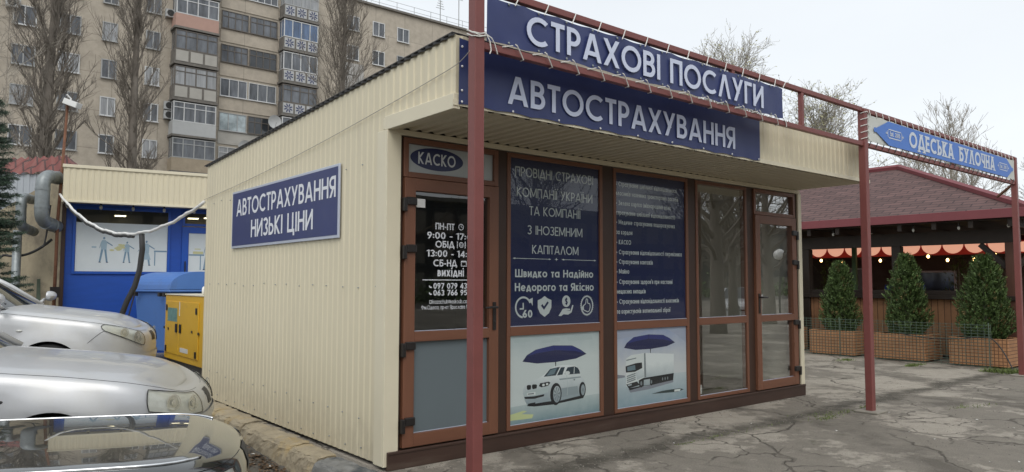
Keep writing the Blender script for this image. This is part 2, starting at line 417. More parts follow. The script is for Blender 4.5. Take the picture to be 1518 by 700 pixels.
    if c == 'б': return .62, [a(.31, .34, .31-h, .34-h, 0, 360), l((.08, .38), (.20, .84)), l((.18, .86), (.54, .98))]
    if c in 'еe': return .64, [a(.32, X/2, .32-h, X/2-h, 0, 320), l((h, X/2), (.62-h, X/2))]
    if c in 'рp': return .64, [a(.32, X/2, .32-h, X/2-h, 0, 360), V(h, -.30, X)]
    if c in 'уy': return .56, [l((h*1.1, X), (.31, .10)), l((.56-h*1.1, X), (.16, -.30))]
    if c in 'іi': return w, [V(h, 0, X), V(h, .86, .86+w)]
    if c == 'ї': return w, [V(h, 0, X), V(h-.14, .86, .86+w), V(h+.14, .86, .86+w)]
    if c == 'h': return .56, [V(h, 0, 1.05), a(.28, X-.28, .28-h, .28-h, 0, 180), V(.56-h, 0, X-.28)]
    if c == 'u': return .56, [V(.56-h, 0, X), a(.28, .28, .28-h, .28-h, 180, 360), V(h, .28, X)]
    if c == 'm': return .9, [V(h, 0, X), V(.45, 0, X-.05), V(.9-h, 0, X-.05), l((h, X-h), (.9-h, X-h))]
    if c == 'k': return .54, [V(h, 0, 1.05), l((h, .35), (.54-h*1.3, X)), l((h*2, .38), (.54-h*1.3, 0))]
    if c == 't': return .40, [V(.2, 0, 1), l((0, X-h), (.40, X-h))]
    if c == 's': return .46, [a(.23, X*.73, .18, X*.27-h, 20, 270), a(.23, X*.27, .18, X*.27-h, -160, 90)]
    if c == 'z': return .48, [l((0, X-h), (.48, X-h)), l((.44, X-h), (h, h)), l((0, h), (.48, h))]
    lo = 'вгдєжзийклмнопстфхцчшщьюяґ'; UP = 'ВГДЄЖЗИЙКЛМНОПСТФХЦЧШЩЬЮЯҐ'
    la = {'o': 'О', 'c': 'С', 'x': 'Х'}
    if c in lo or c in la:
        W, st = glyph(UP[lo.index(c)] if c in lo else la[c], w/X)
        if c in 'ос': W2 = W*.88
        else: W2 = W
        sx = X*W2/W
        out = []
        for s in st:
            if s[0] == 'l': out.append(('l', [(x*sx, y*X) for x, y in s[1]]))
            else: out.append(('a', s[1]*sx, s[2]*X, s[3]*sx, s[4]*X, s[5], s[6]))
        return W2*X, out
    return .3, []

def text_width(s, w, sp):
    return sum((.34 if ch == ' ' else glyph(ch, w)[0]) + sp for ch in s) - sp

def text(mb, s, o, ux, uz, nrm, H, w=.15, width=None, align='l', sp=.10, mi=0, serif=0.0, seg=10):
    o, ux, uz, nrm = Vector(o), Vector(ux).normalized(), Vector(uz).normalized(), Vector(nrm).normalized()
    tw = text_width(s, w, sp)
    kx = H if width is None else width/tw
    x0 = 0.0 if align == 'l' else (-tw*kx/2 if align == 'c' else -tw*kx)
    k = 0; cur = 0.0
    def add(poly):
        nonlocal k
        mb.face([o + ux*(x0+(cur+x)*kx) + uz*(y*H) + nrm*(0.00012*(k % 9)) for x, y in poly], mi)
    for ch in s:
        if ch == ' ': cur += .34+sp; continue
        W, st = glyph(ch, w)
        for q in st:
            if q[0] == 'l':
                (ax, ay), (bx_, by) = q[1]
                dx, dy = bx_-ax, by-ay; ln = math.hypot(dx, dy) or 1
                if abs(dy) > abs(dx)*0.35:
                    e = (w/2)*ln/abs(dy)
                    add([(ax-e, ay), (ax+e, ay), (bx_+e, by), (bx_-e, by)] if dy > 0 else [(bx_-e, by), (bx_+e, by), (ax+e, ay), (ax-e, ay)])
                    k += 1
                    if serif:
                        for (qx, qy, sg) in ((ax, ay, 1 if dy > 0 else -1), (bx_, by, -1 if dy > 0 else 1)):
                            if qy < .05 or qy > .95:
                                t = .085*sg
                                add([(qx-serif, min(qy, qy+t)), (qx+serif, min(qy, qy+t)), (qx+serif, max(qy, qy+t)), (qx-serif, max(qy, qy+t))]); k += 1
                else:
                    nx, ny = -dy/ln*w/2, dx/ln*w/2
                    add([(ax-nx, ay-ny), (bx_-nx, by-ny), (bx_+nx, by+ny), (ax+nx, ay+ny)] if dx > 0 else [(bx_+nx, by+ny), (ax+nx, ay+ny), (ax-nx, ay-ny), (bx_-nx, by-ny)])
                    k += 1
            else:
                _, cx, cy, rx, ry, a0, a1 = q
                n = max(4, int(abs(a1-a0)/360*seg*2.4)); hw = min(w/2, .999*min(rx, ry) if min(rx, ry) > w/2 else w/2)
                if min(rx, ry) <= w/2:
                    add([(cx+(rx+w/2)*math.cos(2*math.pi*i/14), cy+(ry+w/2)*math.sin(2*math.pi*i/14)) for i in range(14)]); k += 1; continue
                for i in range(n):
                    g0, g1 = R(a0+(a1-a0)*i/n), R(a0+(a1-a0)*(i+1)/n)
                    add([(cx+(rx-hw)*math.cos(g0), cy+(ry-hw)*math.sin(g0)), (cx+(rx+hw)*math.cos(g0), cy+(ry+hw)*math.sin(g0)),
                         (cx+(rx+hw)*math.cos(g1), cy+(ry+hw)*math.sin(g1)), (cx+(rx-hw)*math.cos(g1), cy+(ry-hw)*math.sin(g1))])
                k += 1
        cur += W+sp
    return tw*kx

# ------------------------------------------------------------------ corrugated sheet: profile runs along d from p0, sheet spans a(u)..b(u) along e
def corr(mb, p0, d, length, lo, hi, e, nrm, pitch=0.1, depth=0.009, mi=0, prof=((0, 0), (.38, 0), (.5, 1), (.88, 1))):
    p0, d, e, nrm = Vector(p0), Vector(d), Vector(e), Vector(nrm)
    us = []
    n = int(math.ceil(length/pitch))
    for i in range(n):
        for t, q in prof:
            u = (i+t)*pitch
            if u < length: us.append((u, q))
    us.append((length, 0))
    b = len(mb.v)
    for u, q in us:
        base = p0+d*u+nrm*(q*depth)
        mb.v.append(tuple(base+e*lo(u))); mb.v.append(tuple(base+e*hi(u)))
    for i in range(len(us)-1):
        mb.f.append((b+2*i, b+2*i+2, b+2*i+3, b+2*i+1)); mb.mi.append(mi)

# ================================================================== GROUND
def asphalt_mat(name, base, patch, crack_col, crack_amt=1.0, pscale=0.55, band=False):
    m, t, p = new_mat(name); L = t.links.new
    tc = t.nodes.new('ShaderNodeTexCoord')
    def noise(scale, detail=6, rough=.6, vec=None):
        n = t.nodes.new('ShaderNodeTexNoise'); n.inputs['Scale'].default_value = scale; n.inputs['Detail'].default_value = detail; n.inputs['Roughness'].default_value = rough
        L(vec or tc.outputs['Object'], n.inputs['Vector']); return n
    def rng(src, a, b, c=0, d=1):
        r = t.nodes.new('ShaderNodeMapRange'); r.inputs[1].default_value = a; r.inputs[2].default_value = b; r.inputs[3].default_value = c; r.inputs[4].default_value = d
        L(src, r.inputs[0]); return r.outputs[0]
    def mix(f, a, b, mode='MIX'):
        x = t.nodes.new('ShaderNodeMix'); x.data_type = 'RGBA'; x.blend_type = mode
        if isinstance(f, float): x.inputs[0].default_value = f
        else: L(f, x.inputs[0])
        for s, q in ((6, a), (7, b)):
            if isinstance(q, tuple): x.inputs[s].default_value = (*q, 1)
            else: L(q, x.inputs[s])
        return x.outputs[2]
    def mul(a, b):
        x = t.nodes.new('ShaderNodeMath'); x.operation = 'MULTIPLY'; L(a, x.inputs[0])
        if isinstance(b, float): x.inputs[1].default_value = b
        else: L(b, x.inputs[1])
        return x.outputs[0]
    # warped coordinates for wandering cracks
    w = noise(1.1, 4); ws = t.nodes.new('ShaderNodeVectorMath'); ws.operation = 'SCALE'; ws.inputs['Scale'].default_value = 0.9; L(w.outputs['Color'], ws.inputs[0])
    va = t.nodes.new('ShaderNodeVectorMath'); va.operation = 'ADD'; L(tc.outputs['Object'], va.inputs[0]); L(ws.outputs[0], va.inputs[1])
    def cracks(scale, width, loc):
        mp = t.nodes.new('ShaderNodeMapping'); mp.inputs['Location'].default_value = loc; L(va.outputs[0], mp.inputs[0])
        v = t.nodes.new('ShaderNodeTexVoronoi'); v.feature = 'DISTANCE_TO_EDGE'; v.voronoi_dimensions = '2D'; v.inputs['Scale'].default_value = scale; L(mp.outputs[0], v.inputs['Vector'])
        return rng(v.outputs['Distance'], width*0.3, width, 1, 0)
    big = noise(pscale, 11, .72)
    pin = big.outputs[0]
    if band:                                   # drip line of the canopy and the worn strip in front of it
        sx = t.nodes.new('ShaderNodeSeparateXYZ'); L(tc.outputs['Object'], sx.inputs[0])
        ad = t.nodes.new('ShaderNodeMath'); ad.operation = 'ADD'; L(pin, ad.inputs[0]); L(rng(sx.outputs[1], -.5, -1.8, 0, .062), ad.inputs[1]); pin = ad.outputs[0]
    pf = rng(pin, .51, .545)
    speck = noise(85, 3, .8); sp = rng(speck.outputs[0], .3, .7, .72, 1.28)
    mid = noise(6, 8, .7); md = rng(mid.outputs[0], .25, .75, .84, 1.16)
    col = mix(pf, base, patch)
    mask = noise(0.75, 5, .6)
    c1 = mul(cracks(0.62, 0.018, (3.1, 1.7, 0)), rng(mask.outputs[0], .38, .5))
    c2 = mul(cracks(1.9, 0.026, (0.4, 5.2, 0)), rng(noise(0.5, 5).outputs[0], .50, .58))
    c3 = mul(cracks(0.33, 0.10, (7.7, 2.9, 0)), rng(noise(1.6, 6, .7).outputs[0], .40, .58, 0, .75))
    cs = t.nodes.new('ShaderNodeMath'); cs.operation = 'MAXIMUM'; L(c1, cs.inputs[0]); L(c2, cs.inputs[1])
    cm = t.nodes.new('ShaderNodeMath'); cm.operation = 'MAXIMUM'; L(cs.outputs[0], cm.inputs[0]); L(c3, cm.inputs[1])
    col = mix(mul(cm.outputs[0], crack_amt), col, crack_col)
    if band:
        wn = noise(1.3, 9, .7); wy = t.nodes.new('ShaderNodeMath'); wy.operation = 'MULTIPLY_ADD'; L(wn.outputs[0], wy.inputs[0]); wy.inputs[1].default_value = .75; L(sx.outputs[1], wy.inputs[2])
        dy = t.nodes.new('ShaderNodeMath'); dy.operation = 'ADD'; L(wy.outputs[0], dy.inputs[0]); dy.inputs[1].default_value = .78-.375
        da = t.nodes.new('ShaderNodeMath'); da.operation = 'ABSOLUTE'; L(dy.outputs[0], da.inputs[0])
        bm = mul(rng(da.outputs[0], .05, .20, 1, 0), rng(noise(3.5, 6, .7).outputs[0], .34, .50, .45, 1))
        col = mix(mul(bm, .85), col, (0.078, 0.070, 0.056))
    moss = mul(rng(noise(2.4, 8, .75).outputs[0], .60, .70), rng(noise(0.35, 2).outputs[0], .5, .6))
    col = mix(mul(moss, .75), col, (0.055, 0.062, 0.028))
    hv = t.nodes.new('ShaderNodeHueSaturation'); L(col, hv.inputs['Color']); L(mul(sp, md), hv.inputs['Value'])
    L(hv.outputs[0], p.inputs['Base Color'])
    p.inputs['Roughness'].default_value = 0.88; p.inputs['Specular IOR Level'].default_value = 0.3
    h = t.nodes.new('ShaderNodeMath'); h.operation = 'MULTIPLY_ADD'; L(cm.outputs[0], h.inputs[0]); h.inputs[1].default_value = -1.6; L(speck.outputs[0], h.inputs[2])
    h2 = t.nodes.new('ShaderNodeMath'); h2.operation = 'MULTIPLY_ADD'; L(pf, h2.inputs[0]); h2.inputs[1].default_value = -0.5; L(h.outputs[0], h2.inputs[2])
    b = t.nodes.new('ShaderNodeBump'); b.inputs['Strength'].default_value = 0.7; b.inputs['Distance'].default_value = 0.012
    L(h2.outputs[0], b.inputs['Height']); L(b.outputs[0], p.inputs['Normal'])
    return m

M['asphalt'] = asphalt_mat('old_asphalt', (0.370, 0.335, 0.282), (0.225, 0.203, 0.170), (0.085, 0.075, 0.062), .85, .62, True)
M['asphalt_low'] = asphalt_mat('parking_asphalt', (0.13, 0.12, 0.105), (0.085, 0.08, 0.07), (0.04, 0.037, 0.033))
LOW = -0.20
g = MB(); g.box(-420, 420, -420, 420, LOW-1.0, LOW)
tag(g.build('ground', 'asphalt_low'), kind='structure')
def lotz(y): return interp(y, [(1.0, LOW), (5.8, -0.004), (60, -0.004)])
g = MB()
for ya, yb in ((1.0, 5.8), (5.8, 44)): g.hexa([(-40, ya, LOW-.3), (-.021, ya, LOW-.3), (-.021, yb, LOW-.3), (-40, yb, LOW-.3), (-40, ya, lotz(ya)+.004), (-.021, ya, lotz(ya)+.004), (-.021, yb, lotz(yb)+.004), (-40, yb, lotz(yb)+.004)])
tag(g.build('parking_lot', 'asphalt_low'), kind='structure')
g = MB(); g.box(-0.02, 60, -30, 44, LOW-0.5, 0.0)
tag(g.build('pavement', 'asphalt'), kind='structure')

# kerb: rough blocks laid along the parking side
kr = thing('kerb', 'rough low stone kerb between the parked cars and the cream kiosk wall', 'kerb', (-0.12, 1.0, LOW))
kr['kind'] = 'structure'
y = -4.2
ks = random.Random(3)
kedges = [-9.0, -7.9, -6.8, -5.7, -4.6, -3.5, -2.4, -1.3, -0.25, 0.78, 1.32, 2.55, 3.45, 4.5, 5.6, 6.7, 7.8, 8.9, 10.0]
for i, (ya, yb) in enumerate(zip(kedges, kedges[1:])):
    b = MB(); r_ = random.Random(i*13+5)
    top = interp((ya+yb)/2, [(-9, -.06), (-1, -.040), (1.5, -0.015), (3, .01), (5, .03), (10, .03)])
    xo = -0.235 + r_.uniform(-.015, .015); tilt = r_.uniform(-.012, .012)
    sec = [(xo-.05, LOW-.05), (xo-.025, LOW+.08), (xo, top-.03), (xo+.03, top), (xo+.12, top+.012), (xo+.24, top+.004), (-0.0, top-.02)]
    N = 26
    def kf(u, v):
        q = v*(len(sec)-1); j = min(int(q), len(sec)-2); t = q-j
        x = lerp(sec[j][0], sec[j+1][0], t); z = lerp(sec[j][1], sec[j+1][1], t)
        yy = lerp(ya+.008, yb-.008, u); e = .018*math.sin(yy*23+j*1.3)*math.sin(yy*7.7+v*9)
        edge = min(u, 1-u); rr = max(0, .03-edge)*0.8
        return (x + e*.5 + rr + r_.uniform(-.005, .005), yy, z + e*.35 - rr*.5 + r_.uniform(-.004, .004) + tilt*u)
    b.grid(kf, N, 18, flip=True)
    b.face([(sec[k][0]+.02, ya+.012, sec[k][1]-.01) for k in range(len(sec))]); b.face([(sec[k][0]+.02, yb-.012, sec[k][1]-.01) for k in range(len(sec))])
    b.build('kerb_stone', 'kerb_grey' if yb < 1.0 else 'kerb', kr, smooth=False)

# dead leaves and paper scraps along the kerb, moss tufts in the cracks
M['leaf'] = mat('dead_leaf', (0.12, 0.075, 0.042), 0.85, island=0.6)
b = MB(); lr = random.Random(11)
for i in range(900):
    yy = lr.uniform(-1.2, 3.6); x = -0.31-abs(lr.gauss(0, .13)); s = lr.uniform(.012, .034); a = lr.uniform(0, 6.28); z = lotz(yy)+lr.uniform(.010, .034)
    c, d = math.cos(a)*s, math.sin(a)*s; k = lr.uniform(-.012, .012)
    b.face([(x-c, yy-d, z), (x+d*.5, yy-c*.5, z+k), (x+c, yy+d, z), (x-d*.5, yy+c*.5, z-k*.3)])
tag(b.build('leaf_litter', 'leaf'), 'dead brown leaves gathered along the foot of the kerb', 'leaf litter', kind='stuff')
M['scrap'] = mat('paper_scrap', (0.7, 0.69, 0.65), 0.8)
b = MB()
for i in range(46):
    if i < 16: x, yy, z0 = -0.33-abs(lr.gauss(0, .12)), lr.uniform(-.8, 2.6), lotz(yy)+.034
    else: x, yy, z0 = lr.uniform(.5, 10), lr.uniform(-4.2, -.25), .006
    s = lr.uniform(.008, .018) if i >= 16 else lr.uniform(.012, .026); a = lr.uniform(0, 6.28); c, d = math.cos(a)*s, math.sin(a)*s
    b.face([(x-c, yy-d, z0), (x+d, yy-c, z0+.008), (x+c, yy+d, z0), (x-d*.7, yy+c*.8, z0+.004)])
tag(b.build('litter', 'scrap'), 'small white scraps scattered on the asphalt', 'litter', kind='stuff')
M['grit'] = mat('grit', (.20, .185, .16), .95, island=.6)
b = MB(); gt = random.Random(15)
for i in range(2600):
    if i < 900: x, yy = gt.uniform(-.0, 9), -.80+gt.gauss(0, .10)
    elif i < 1300: x, yy = gt.uniform(.1, 6.2), -.06-abs(gt.gauss(0, .05))
    else: x, yy = gt.uniform(.2, 9), gt.uniform(-4.2, -.1)
    q = gt.uniform(.003, .008); a = gt.uniform(0, 6.28); ps = [Vector((x+q*math.cos(a+k*2.09)*gt.uniform(.7, 1.3), yy+q*math.sin(a+k*2.09)*gt.uniform(.7, 1.3), .001)) for k in range(3)]; tp = Vector((x, yy, q*gt.uniform(.7, 1.3)))
    for k in range(3): b.face([ps[k], ps[(k+1) % 3], tp])
tag(b.build('grit', 'grit'), 'loose grit lying on the asphalt along the kiosk', 'grit', kind='stuff')
M['grass'] = mat('grass_blade', (0.13, 0.175, 0.045), 0.8, island=0.5)
b = MB(); gr = random.Random(5)
def tuft(cx, cy, rx, ry, n, h, z0=0.0):
    cl_ = [(gr.gauss(0, .6), gr.gauss(0, .6), gr.uniform(.15, .5)) for _ in range(7)]
    for i in range(n):
        c_ = cl_[int(gr.random()**1.6*7)]; x = cx+rx*(c_[0]+gr.gauss(0, c_[2])); yy = cy+ry*(c_[1]+gr.gauss(0, c_[2]))
        hh = h*gr.uniform(.3, 1); w = gr.uniform(.002, .005); a2 = gr.uniform(0, 6.28); lx, ly = math.cos(a2)*hh*.7, math.sin(a2)*hh*.7
        b.face([(x-w*math.sin(a2), yy+w*math.cos(a2), z0), (x+w*math.sin(a2), yy-w*math.cos(a2), z0), (x+lx, yy+ly, z0+hh)])
tuft(5.05, -.95, .35, .10, 420, .022); tuft(5.75, -1.0, .14, .06, 160, .03); tuft(6.9, -1.7, .25, .10, 160, .02)
tuft(11.0, -.80, .32, .22, 1100, .085); tuft(10.9, .55, .20, .10, 400, .06); tuft(10.8, 1.7, .2, .1, 260, .05); tuft(3.2, -.85, .5, .05, 200, .015)
tag(b.build('grass', 'grass'), 'thin green grass tufts in the cracks of the asphalt', 'grass', kind='stuff')

# ================================================================== KIOSK
LX = 6.15                                   # front length
DK = 4.62                                   # depth
OV = 0.92                                   # canopy overhang
ZS = 2.685                                  # soffit
def ztop(yy): return lerp(3.184, 2.926, (yy+OV)/(DK+OV))
kiosk = thing('kiosk', 'cream corrugated insurance kiosk with brown framed windows and an overhanging canopy', 'kiosk', (LX/2, DK/2, 0))
w = MB()
corr(w, (0, 0, 0), (0, 1, 0), DK, lambda u: .035, lambda u: ztop(u), (0, 0, 1), (-1, 0, 0), depth=.0055)
corr(w, (0, -OV, 0), (0, 1, 0), OV, lambda u: ZS, lambda u: ztop(u-OV), (0, 0, 1), (-1, 0, 0))
w.build('side_wall', 'cream', kiosk)
sc = MB()                                   # screws of the side wall
for zz, y0 in ((.36, .1), (1.42, .15), (2.42, .1), (.10, .05)):
    for k in range(15):
        yy = y0+.3*k+rnd.uniform(-.02, .02)
        if yy < DK-.05: sc = MB(); sc.ell((-.013, yy, zz+rnd.uniform(-.02, .02)), (.006, .007, .007), 8, 5); sc.build('screw', 'zinc', kiosk, smooth=True)
w = MB(); corr(w, (LX, DK, 0), (0, -1, 0), DK, lambda u: .035, lambda u: ztop(DK-u), (0, 0, 1), (1, 0, 0))
corr(w, (LX, 0, 0), (0, -1, 0), OV, lambda u: ZS, lambda u: ztop(-u), (0, 0, 1), (1, 0, 0)); w.build('side_wall', 'cream', kiosk)
w = MB(); corr(w, (LX, DK, 0), (-1, 0, 0), LX, lambda u: .035, lambda u: ztop(DK), (0, 0, 1), (0, 1, 0)); w.build('back_wall', 'cream', kiosk)
w = MB(); corr(w, (0.0, -OV, 0), (1, 0, 0), LX, lambda u: ZS, lambda u: 3.178-.010*u, (0, 0, 1), (0, -1, 0)); w.build('fascia', 'cream', kiosk)
w = MB(); corr(w, (0.01, -OV+.01, ZS), (1, 0, 0), LX-.02, lambda u: 0, lambda u: OV-.03, (0, 1, 0), (0, 0, -1), pitch=.115, depth=.016)
w.build('soffit', 'soffit', kiosk)
# roof sheet with dark edge
w = MB()
for (xa, xb) in ((-.026, LX+.035),):
    a0, a1 = ztop(-OV)+.004, ztop(DK)+.004
    w.hexa([(xa, -OV+.012, a0), (xb, -OV+.012, a0-.055), (xb, DK+.06, a1), (xa, DK+.06, a1), (xa, -OV+.012, a0+.012), (xb, -OV+.012, a0-.043), (xb, DK+.06, a1+.012), (xa, DK+.06, a1+.012)])
w.build('roof', 'black_trim', kiosk, bevel=.003)
# ragged dark strip added to stand for the shadow gaps under the roof sheet
w = MB(); corr(w, (-.012, -OV, 0), (0, 1, 0), DK+OV, lambda u: ztop(u-OV)-.012, lambda u: ztop(u-OV)+.006, (0, 0, 1), (-1, 0, 0), depth=.014, prof=((0, 0), (.3, 1), (.55, 1), (.8, 0)))
w.build('roof_edge', 'black_trim', kiosk)
# cream angle under the canopy side, along the wall and corner posts
w = MB()
w.box(-.026, .03, -OV-.012, .02, ZS-.035, ZS+.075)
w.box(-.026, -.011, .02, .05, ZS-.030, ZS+.060)
w.build('canopy_trim', 'cream_trim', kiosk, bevel=.004)
w = MB(); w.box(0, LX, -.03, .0, 2.622, ZS-.018); w.build('lintel_trim', 'soffit', kiosk, bevel=.003)
w = MB(); w.box(-.030, .10, -.028, -.004, .03, ZS-.036); w.box(-.030, -.012, -.004, .13, .03, ZS-.036); w.build('corner_trim', 'cream_trim', kiosk, bevel=.004)
w = MB(); w.box(LX-.055, LX+.028, -.028, -.004, .10, 2.62); w.build('corner_trim', 'cream_trim', kiosk, bevel=.004)
w = MB(); w.box(-.034, LX+.02, -OV-.018, -OV-.010, ZS-.012, ZS+.03); w.build('fascia_trim', 'cream_trim', kiosk)
# skirting
w = MB(); w.box(0.0, LX+.01, -.045, -.005, .002, .142); w.box(0.0, LX+.01, -.052, -.046, .122, .140); w.build('skirting', 'skirt', kiosk, bevel=.003)
# inside shell
w = MB()
w.box(.06, LX-.06, .10, DK-.06, .10, .13, 1)
w.box(.06, LX-.06, DK-.12, DK-.08, .13, 2.62); w.box(.06, .10, .10, DK-.12, .13, 2.62); w.box(LX-.12, LX-.08, .10, DK-.12, .13, 2.62)
w.box(.06, LX-.06, .10, DK-.06, 2.63, 2.66); w.box(3.80, 3.86, 1.2, DK-.12, .13, 2.62)
w.build('interior', ['interior', 'lino'], kiosk)
# dark profiles between the openings
w = MB()
for xa, xb in ((.10, .13), (1.09, 1.20), (2.42, 2.58), (3.79, 3.93), (4.94, 5.08), (6.03, 6.095)):
    w.box(xa, xb, -.004, .09, .142, 2.622)
w.build('mullion', 'dbrown', kiosk, bevel=.003)

def frame(mb, x0, x1, z0, z1, y0, y1, t, mi_v=0, mi_h=1):
    mb.box(x0, x0+t, y0, y1, z0, z1, mi_v); mb.box(x1-t, x1, y0, y1, z0, z1, mi_v)
    mb.box(x0+t, x1-t, y0, y1, z0, z0+t, mi_h); mb.box(x0+t, x1-t, y0, y1, z1-t, z1, mi_h)

BR = ['brown', 'brown_h', 'alu']
def pane(name, m, parent, x0, x1, z0, z1, yy=.012):
    b = MB(); b.face([(x0, yy, z0), (x1, yy, z0), (x1, yy, z1), (x0, yy, z1)]); return b.build(name, m, parent)
def bead(mb, x0, x1, z0, z1, yy):           # thin light seal round the glass
    t = .006
    mb.box(x0, x1, yy-.004, yy+.004, z0, z0+t, 2)

# three window units
def window(x0, x1, mats, light=True):
    f = MB(); frame(f, x0, x1, .15, 2.612, -.012, .06, .040)
    f.box(x0+.040, x1-.040, -.012, .06, .975, 1.055, 1)
    for za, zb in ((.19, .975), (1.055, 2.572)): bead(f, x0+.04, x1-.04, za, zb, -.002)
    fr = f.build('window', BR, kiosk, bevel=.004)
    for (za, zb), mm in zip(((.19, .975), (1.055, 2.572)), mats):
        if mm: pane('pane', mm, fr, x0+.038, x1-.038, za, zb, .003)
    return fr
window(1.20, 2.42, ('glass', 'glass'))
window(2.58, 3.79, ('glass', 'glass'))
window(3.93, 4.94, ('glass_show', 'glass_show'))
# little drain covers on the sills
w = MB()
for x in (1.55, 2.1, 2.95, 3.5, 4.2, 4.7): bx('drain_cap', 'brown_h', kiosk, x-.02, x+.02, -.018, -.0125, .166, .176, .002)

def hinge(parent, x, z, s=1):
    b = MB()
    b.box(x-.035*s if s > 0 else x, x if s > 0 else x+.035, -.062, -.020, z-.09, z+.02)
    b.box(x+.002 if s > 0 else x-.092, x+.092 if s > 0 else x-.002, -.058, -.0235, z-.035, z+.028)
    return b.build('hinge', 'hardware', parent, bevel=.006)
def handle(parent, x, z, s):
    b = MB(); b.box(x-.017, x+.017, -.044, -.0355, z-.14, z+.10)
    b.tube([(x, -.044, z+.055), (x, -.085, z+.055)], .010); b.tube([(x, -.085, z+.055), (x-.06*s, -.088, z+.056), (x-.125*s, -.080, z+.052)], [.011, .0105, .009])
    b.ell((x, -.046, z-.07), (.009, .004, .009), 10, 6)
    return b.build('handle', 'hardware', parent, smooth=False, bevel=.002)
# left door with transom
t_ = MB(); frame(t_, .13, 1.09, 2.29, 2.612, -.022, .06, .045); tf = t_.build('transom', BR, kiosk, bevel=.004)
pane('pane', 'glass', tf, .172, 1.048, 2.333, 2.570, .014)
d = MB(); frame(d, .135, 1.085, .155, 2.285, -.035, .05, .100); d.box(.235, .985, -.035, .05, .975, 1.055, 1)
bead(d, .235, .985, .255, .975, -.006); bead(d, .235, .985, 1.055, 2.185, -.006)
door = d.build('door', BR, kiosk, bevel=.005)
pane('pane', 'glass_dark', door, .233, .987, 1.05, 2.19, .002)
pane('frosted_pane', 'film', door, .233, .987, .25, .98, .002)
for z in (2.10, 1.72, .95, .36): hinge(door, .145, z)
handle(door, 1.035, 1.18, 1)
pane('paper_note', 'white_plastic', door, .26, .345, 2.055, 2.125, -.0015)
# right door with transom
t_ = MB(); frame(t_, 5.08, 6.03, 2.29, 2.612, -.022, .06, .045); tf = t_.build('transom', BR, kiosk, bevel=.004)
pane('pane', 'glass_show', tf, 5.122, 5.988, 2.333, 2.570, .014)
d = MB(); frame(d, 5.085, 6.025, .155, 2.285, -.035, .05, .100); d.box(5.185, 5.925, -.035, .05, .975, 1.055, 1)
bead(d, 5.185, 5.925, .255, .975, -.006); bead(d, 5.185, 5.925, 1.055, 2.185, -.006)
door2 = d.build('door', BR, kiosk, bevel=.005)
pane('pane', 'glass_show', door2, 5.183, 5.927, 1.05, 2.19, .002); pane('pane', 'glass_show', door2, 5.183, 5.927, .25, .98, .002)
for z in (2.10, 1.72, .95, .36): hinge(door2, 6.015, z, -1)
handle(door2, 5.135, 1.22, -1)
for (fx, z0, hh) in ((3.99, .21, .10), (5.21, .27, .09)): pane('sticker', 'white_plastic', kiosk, fx, fx+.035, z0, z0+hh, .009)

# ---- lettering on the left door (white vinyl just in front of the glass)
UX, UZ, NF = (1, 0, 0), (0, 0, 1), (0, -1, 0)
lt = MB(); ly = -.0008
for s_, x, z, H, wd in (('ПН-ПТ', .447, 1.884, .055, .19), ('9:00 - 17:00', .367, 1.806, .056, .50), ('ОБІД', .448, 1.734, .057, .19), ('13:00 - 14:00', .369, 1.658, .056, .50),
                        ('СБ-НД', .430, 1.579, .057, .235), ('вихідні', .471, 1.497, .070, .265), ('097 079 43 36', .432, 1.395, .047, .435), ('063 766 95 59', .432, 1.339, .047, .435),
                        ('kozachuk@askods.com.ua', .425, 1.272, .034, .42), ('м.Одеса, пр-кт Ярослава Мудрого', .345, 1.227, .033, .56)):
    text(lt, s_, (x, ly, z), UX, UZ, NF, H, .17 if H > .04 else .115, wd)
lt.box(.325, .86, ly-.0004, ly, 1.464, 1.471)
def ring(mb, cx, cz, r, t, yy, n=24, rz=None, a0=0, a1=360, mi=0):
    rz = rz or r
    for i in range(n):
        g0, g1 = R(a0+(a1-a0)*i/n), R(a0+(a1-a0)*(i+1)/n)
        mb.face([(cx+(r-t)*math.cos(g0), yy, cz+(rz-t)*math.sin(g0)), (cx+r*math.cos(g0), yy, cz+rz*math.sin(g0)), (cx+r*math.cos(g1), yy, cz+rz*math.sin(g1)), (cx+(r-t)*math.cos(g1), yy, cz+(rz-t)*math.sin(g1))], mi)
def flat(mb, pts, yy, mi=0): mb.face([(x, yy, z) for x, z in pts], mi)
ring(lt, .705, 1.915, .027, .006, ly); flat(lt, [(.702, 1.915), (.708, 1.915), (.708, 1.935), (.702, 1.935)], ly); flat(lt, [(.705, 1.912), (.722, 1.912), (.722, 1.917), (.705, 1.917)], ly-.0003)
ring(lt, .708, 1.764, .024, .006, ly); ring(lt, .708, 1.764, .012, .004, ly)
flat(lt, [(.664, 1.735), (.671, 1.735), (.671, 1.793), (.664, 1.793)], ly); flat(lt, [(.744, 1.735), (.751, 1.735), (.755, 1.77), (.752, 1.793), (.744, 1.793)], ly)
flat(lt, [(.706, 1.582), (.764, 1.582), (.764, 1.588), (.706, 1.588)], ly); flat(lt, [(.706, 1.618), (.764, 1.618), (.764, 1.630), (.706, 1.630)], ly); flat(lt, [(.706, 1.588), (.712, 1.588), (.712, 1.618), (.706, 1.618)], ly); flat(lt, [(.758, 1.588), (.764, 1.588), (.764, 1.618), (.758, 1.618)], ly)
for z in (1.417, 1.361): ring(lt, .408, z+.004, .020, .010, ly, 10, None, 180, 300)
flat(lt, [(.395, 1.273), (.417, 1.273), (.417, 1.277), (.395, 1.277)], ly); flat(lt, [(.395, 1.297), (.417, 1.297), (.417, 1.301), (.395, 1.301)], ly); flat(lt, [(.395, 1.277), (.399, 1.277), (.399, 1.297), (.395, 1.297)], ly); flat(lt, [(.413, 1.277), (.417, 1.277), (.417, 1.297), (.413, 1.297)], ly)
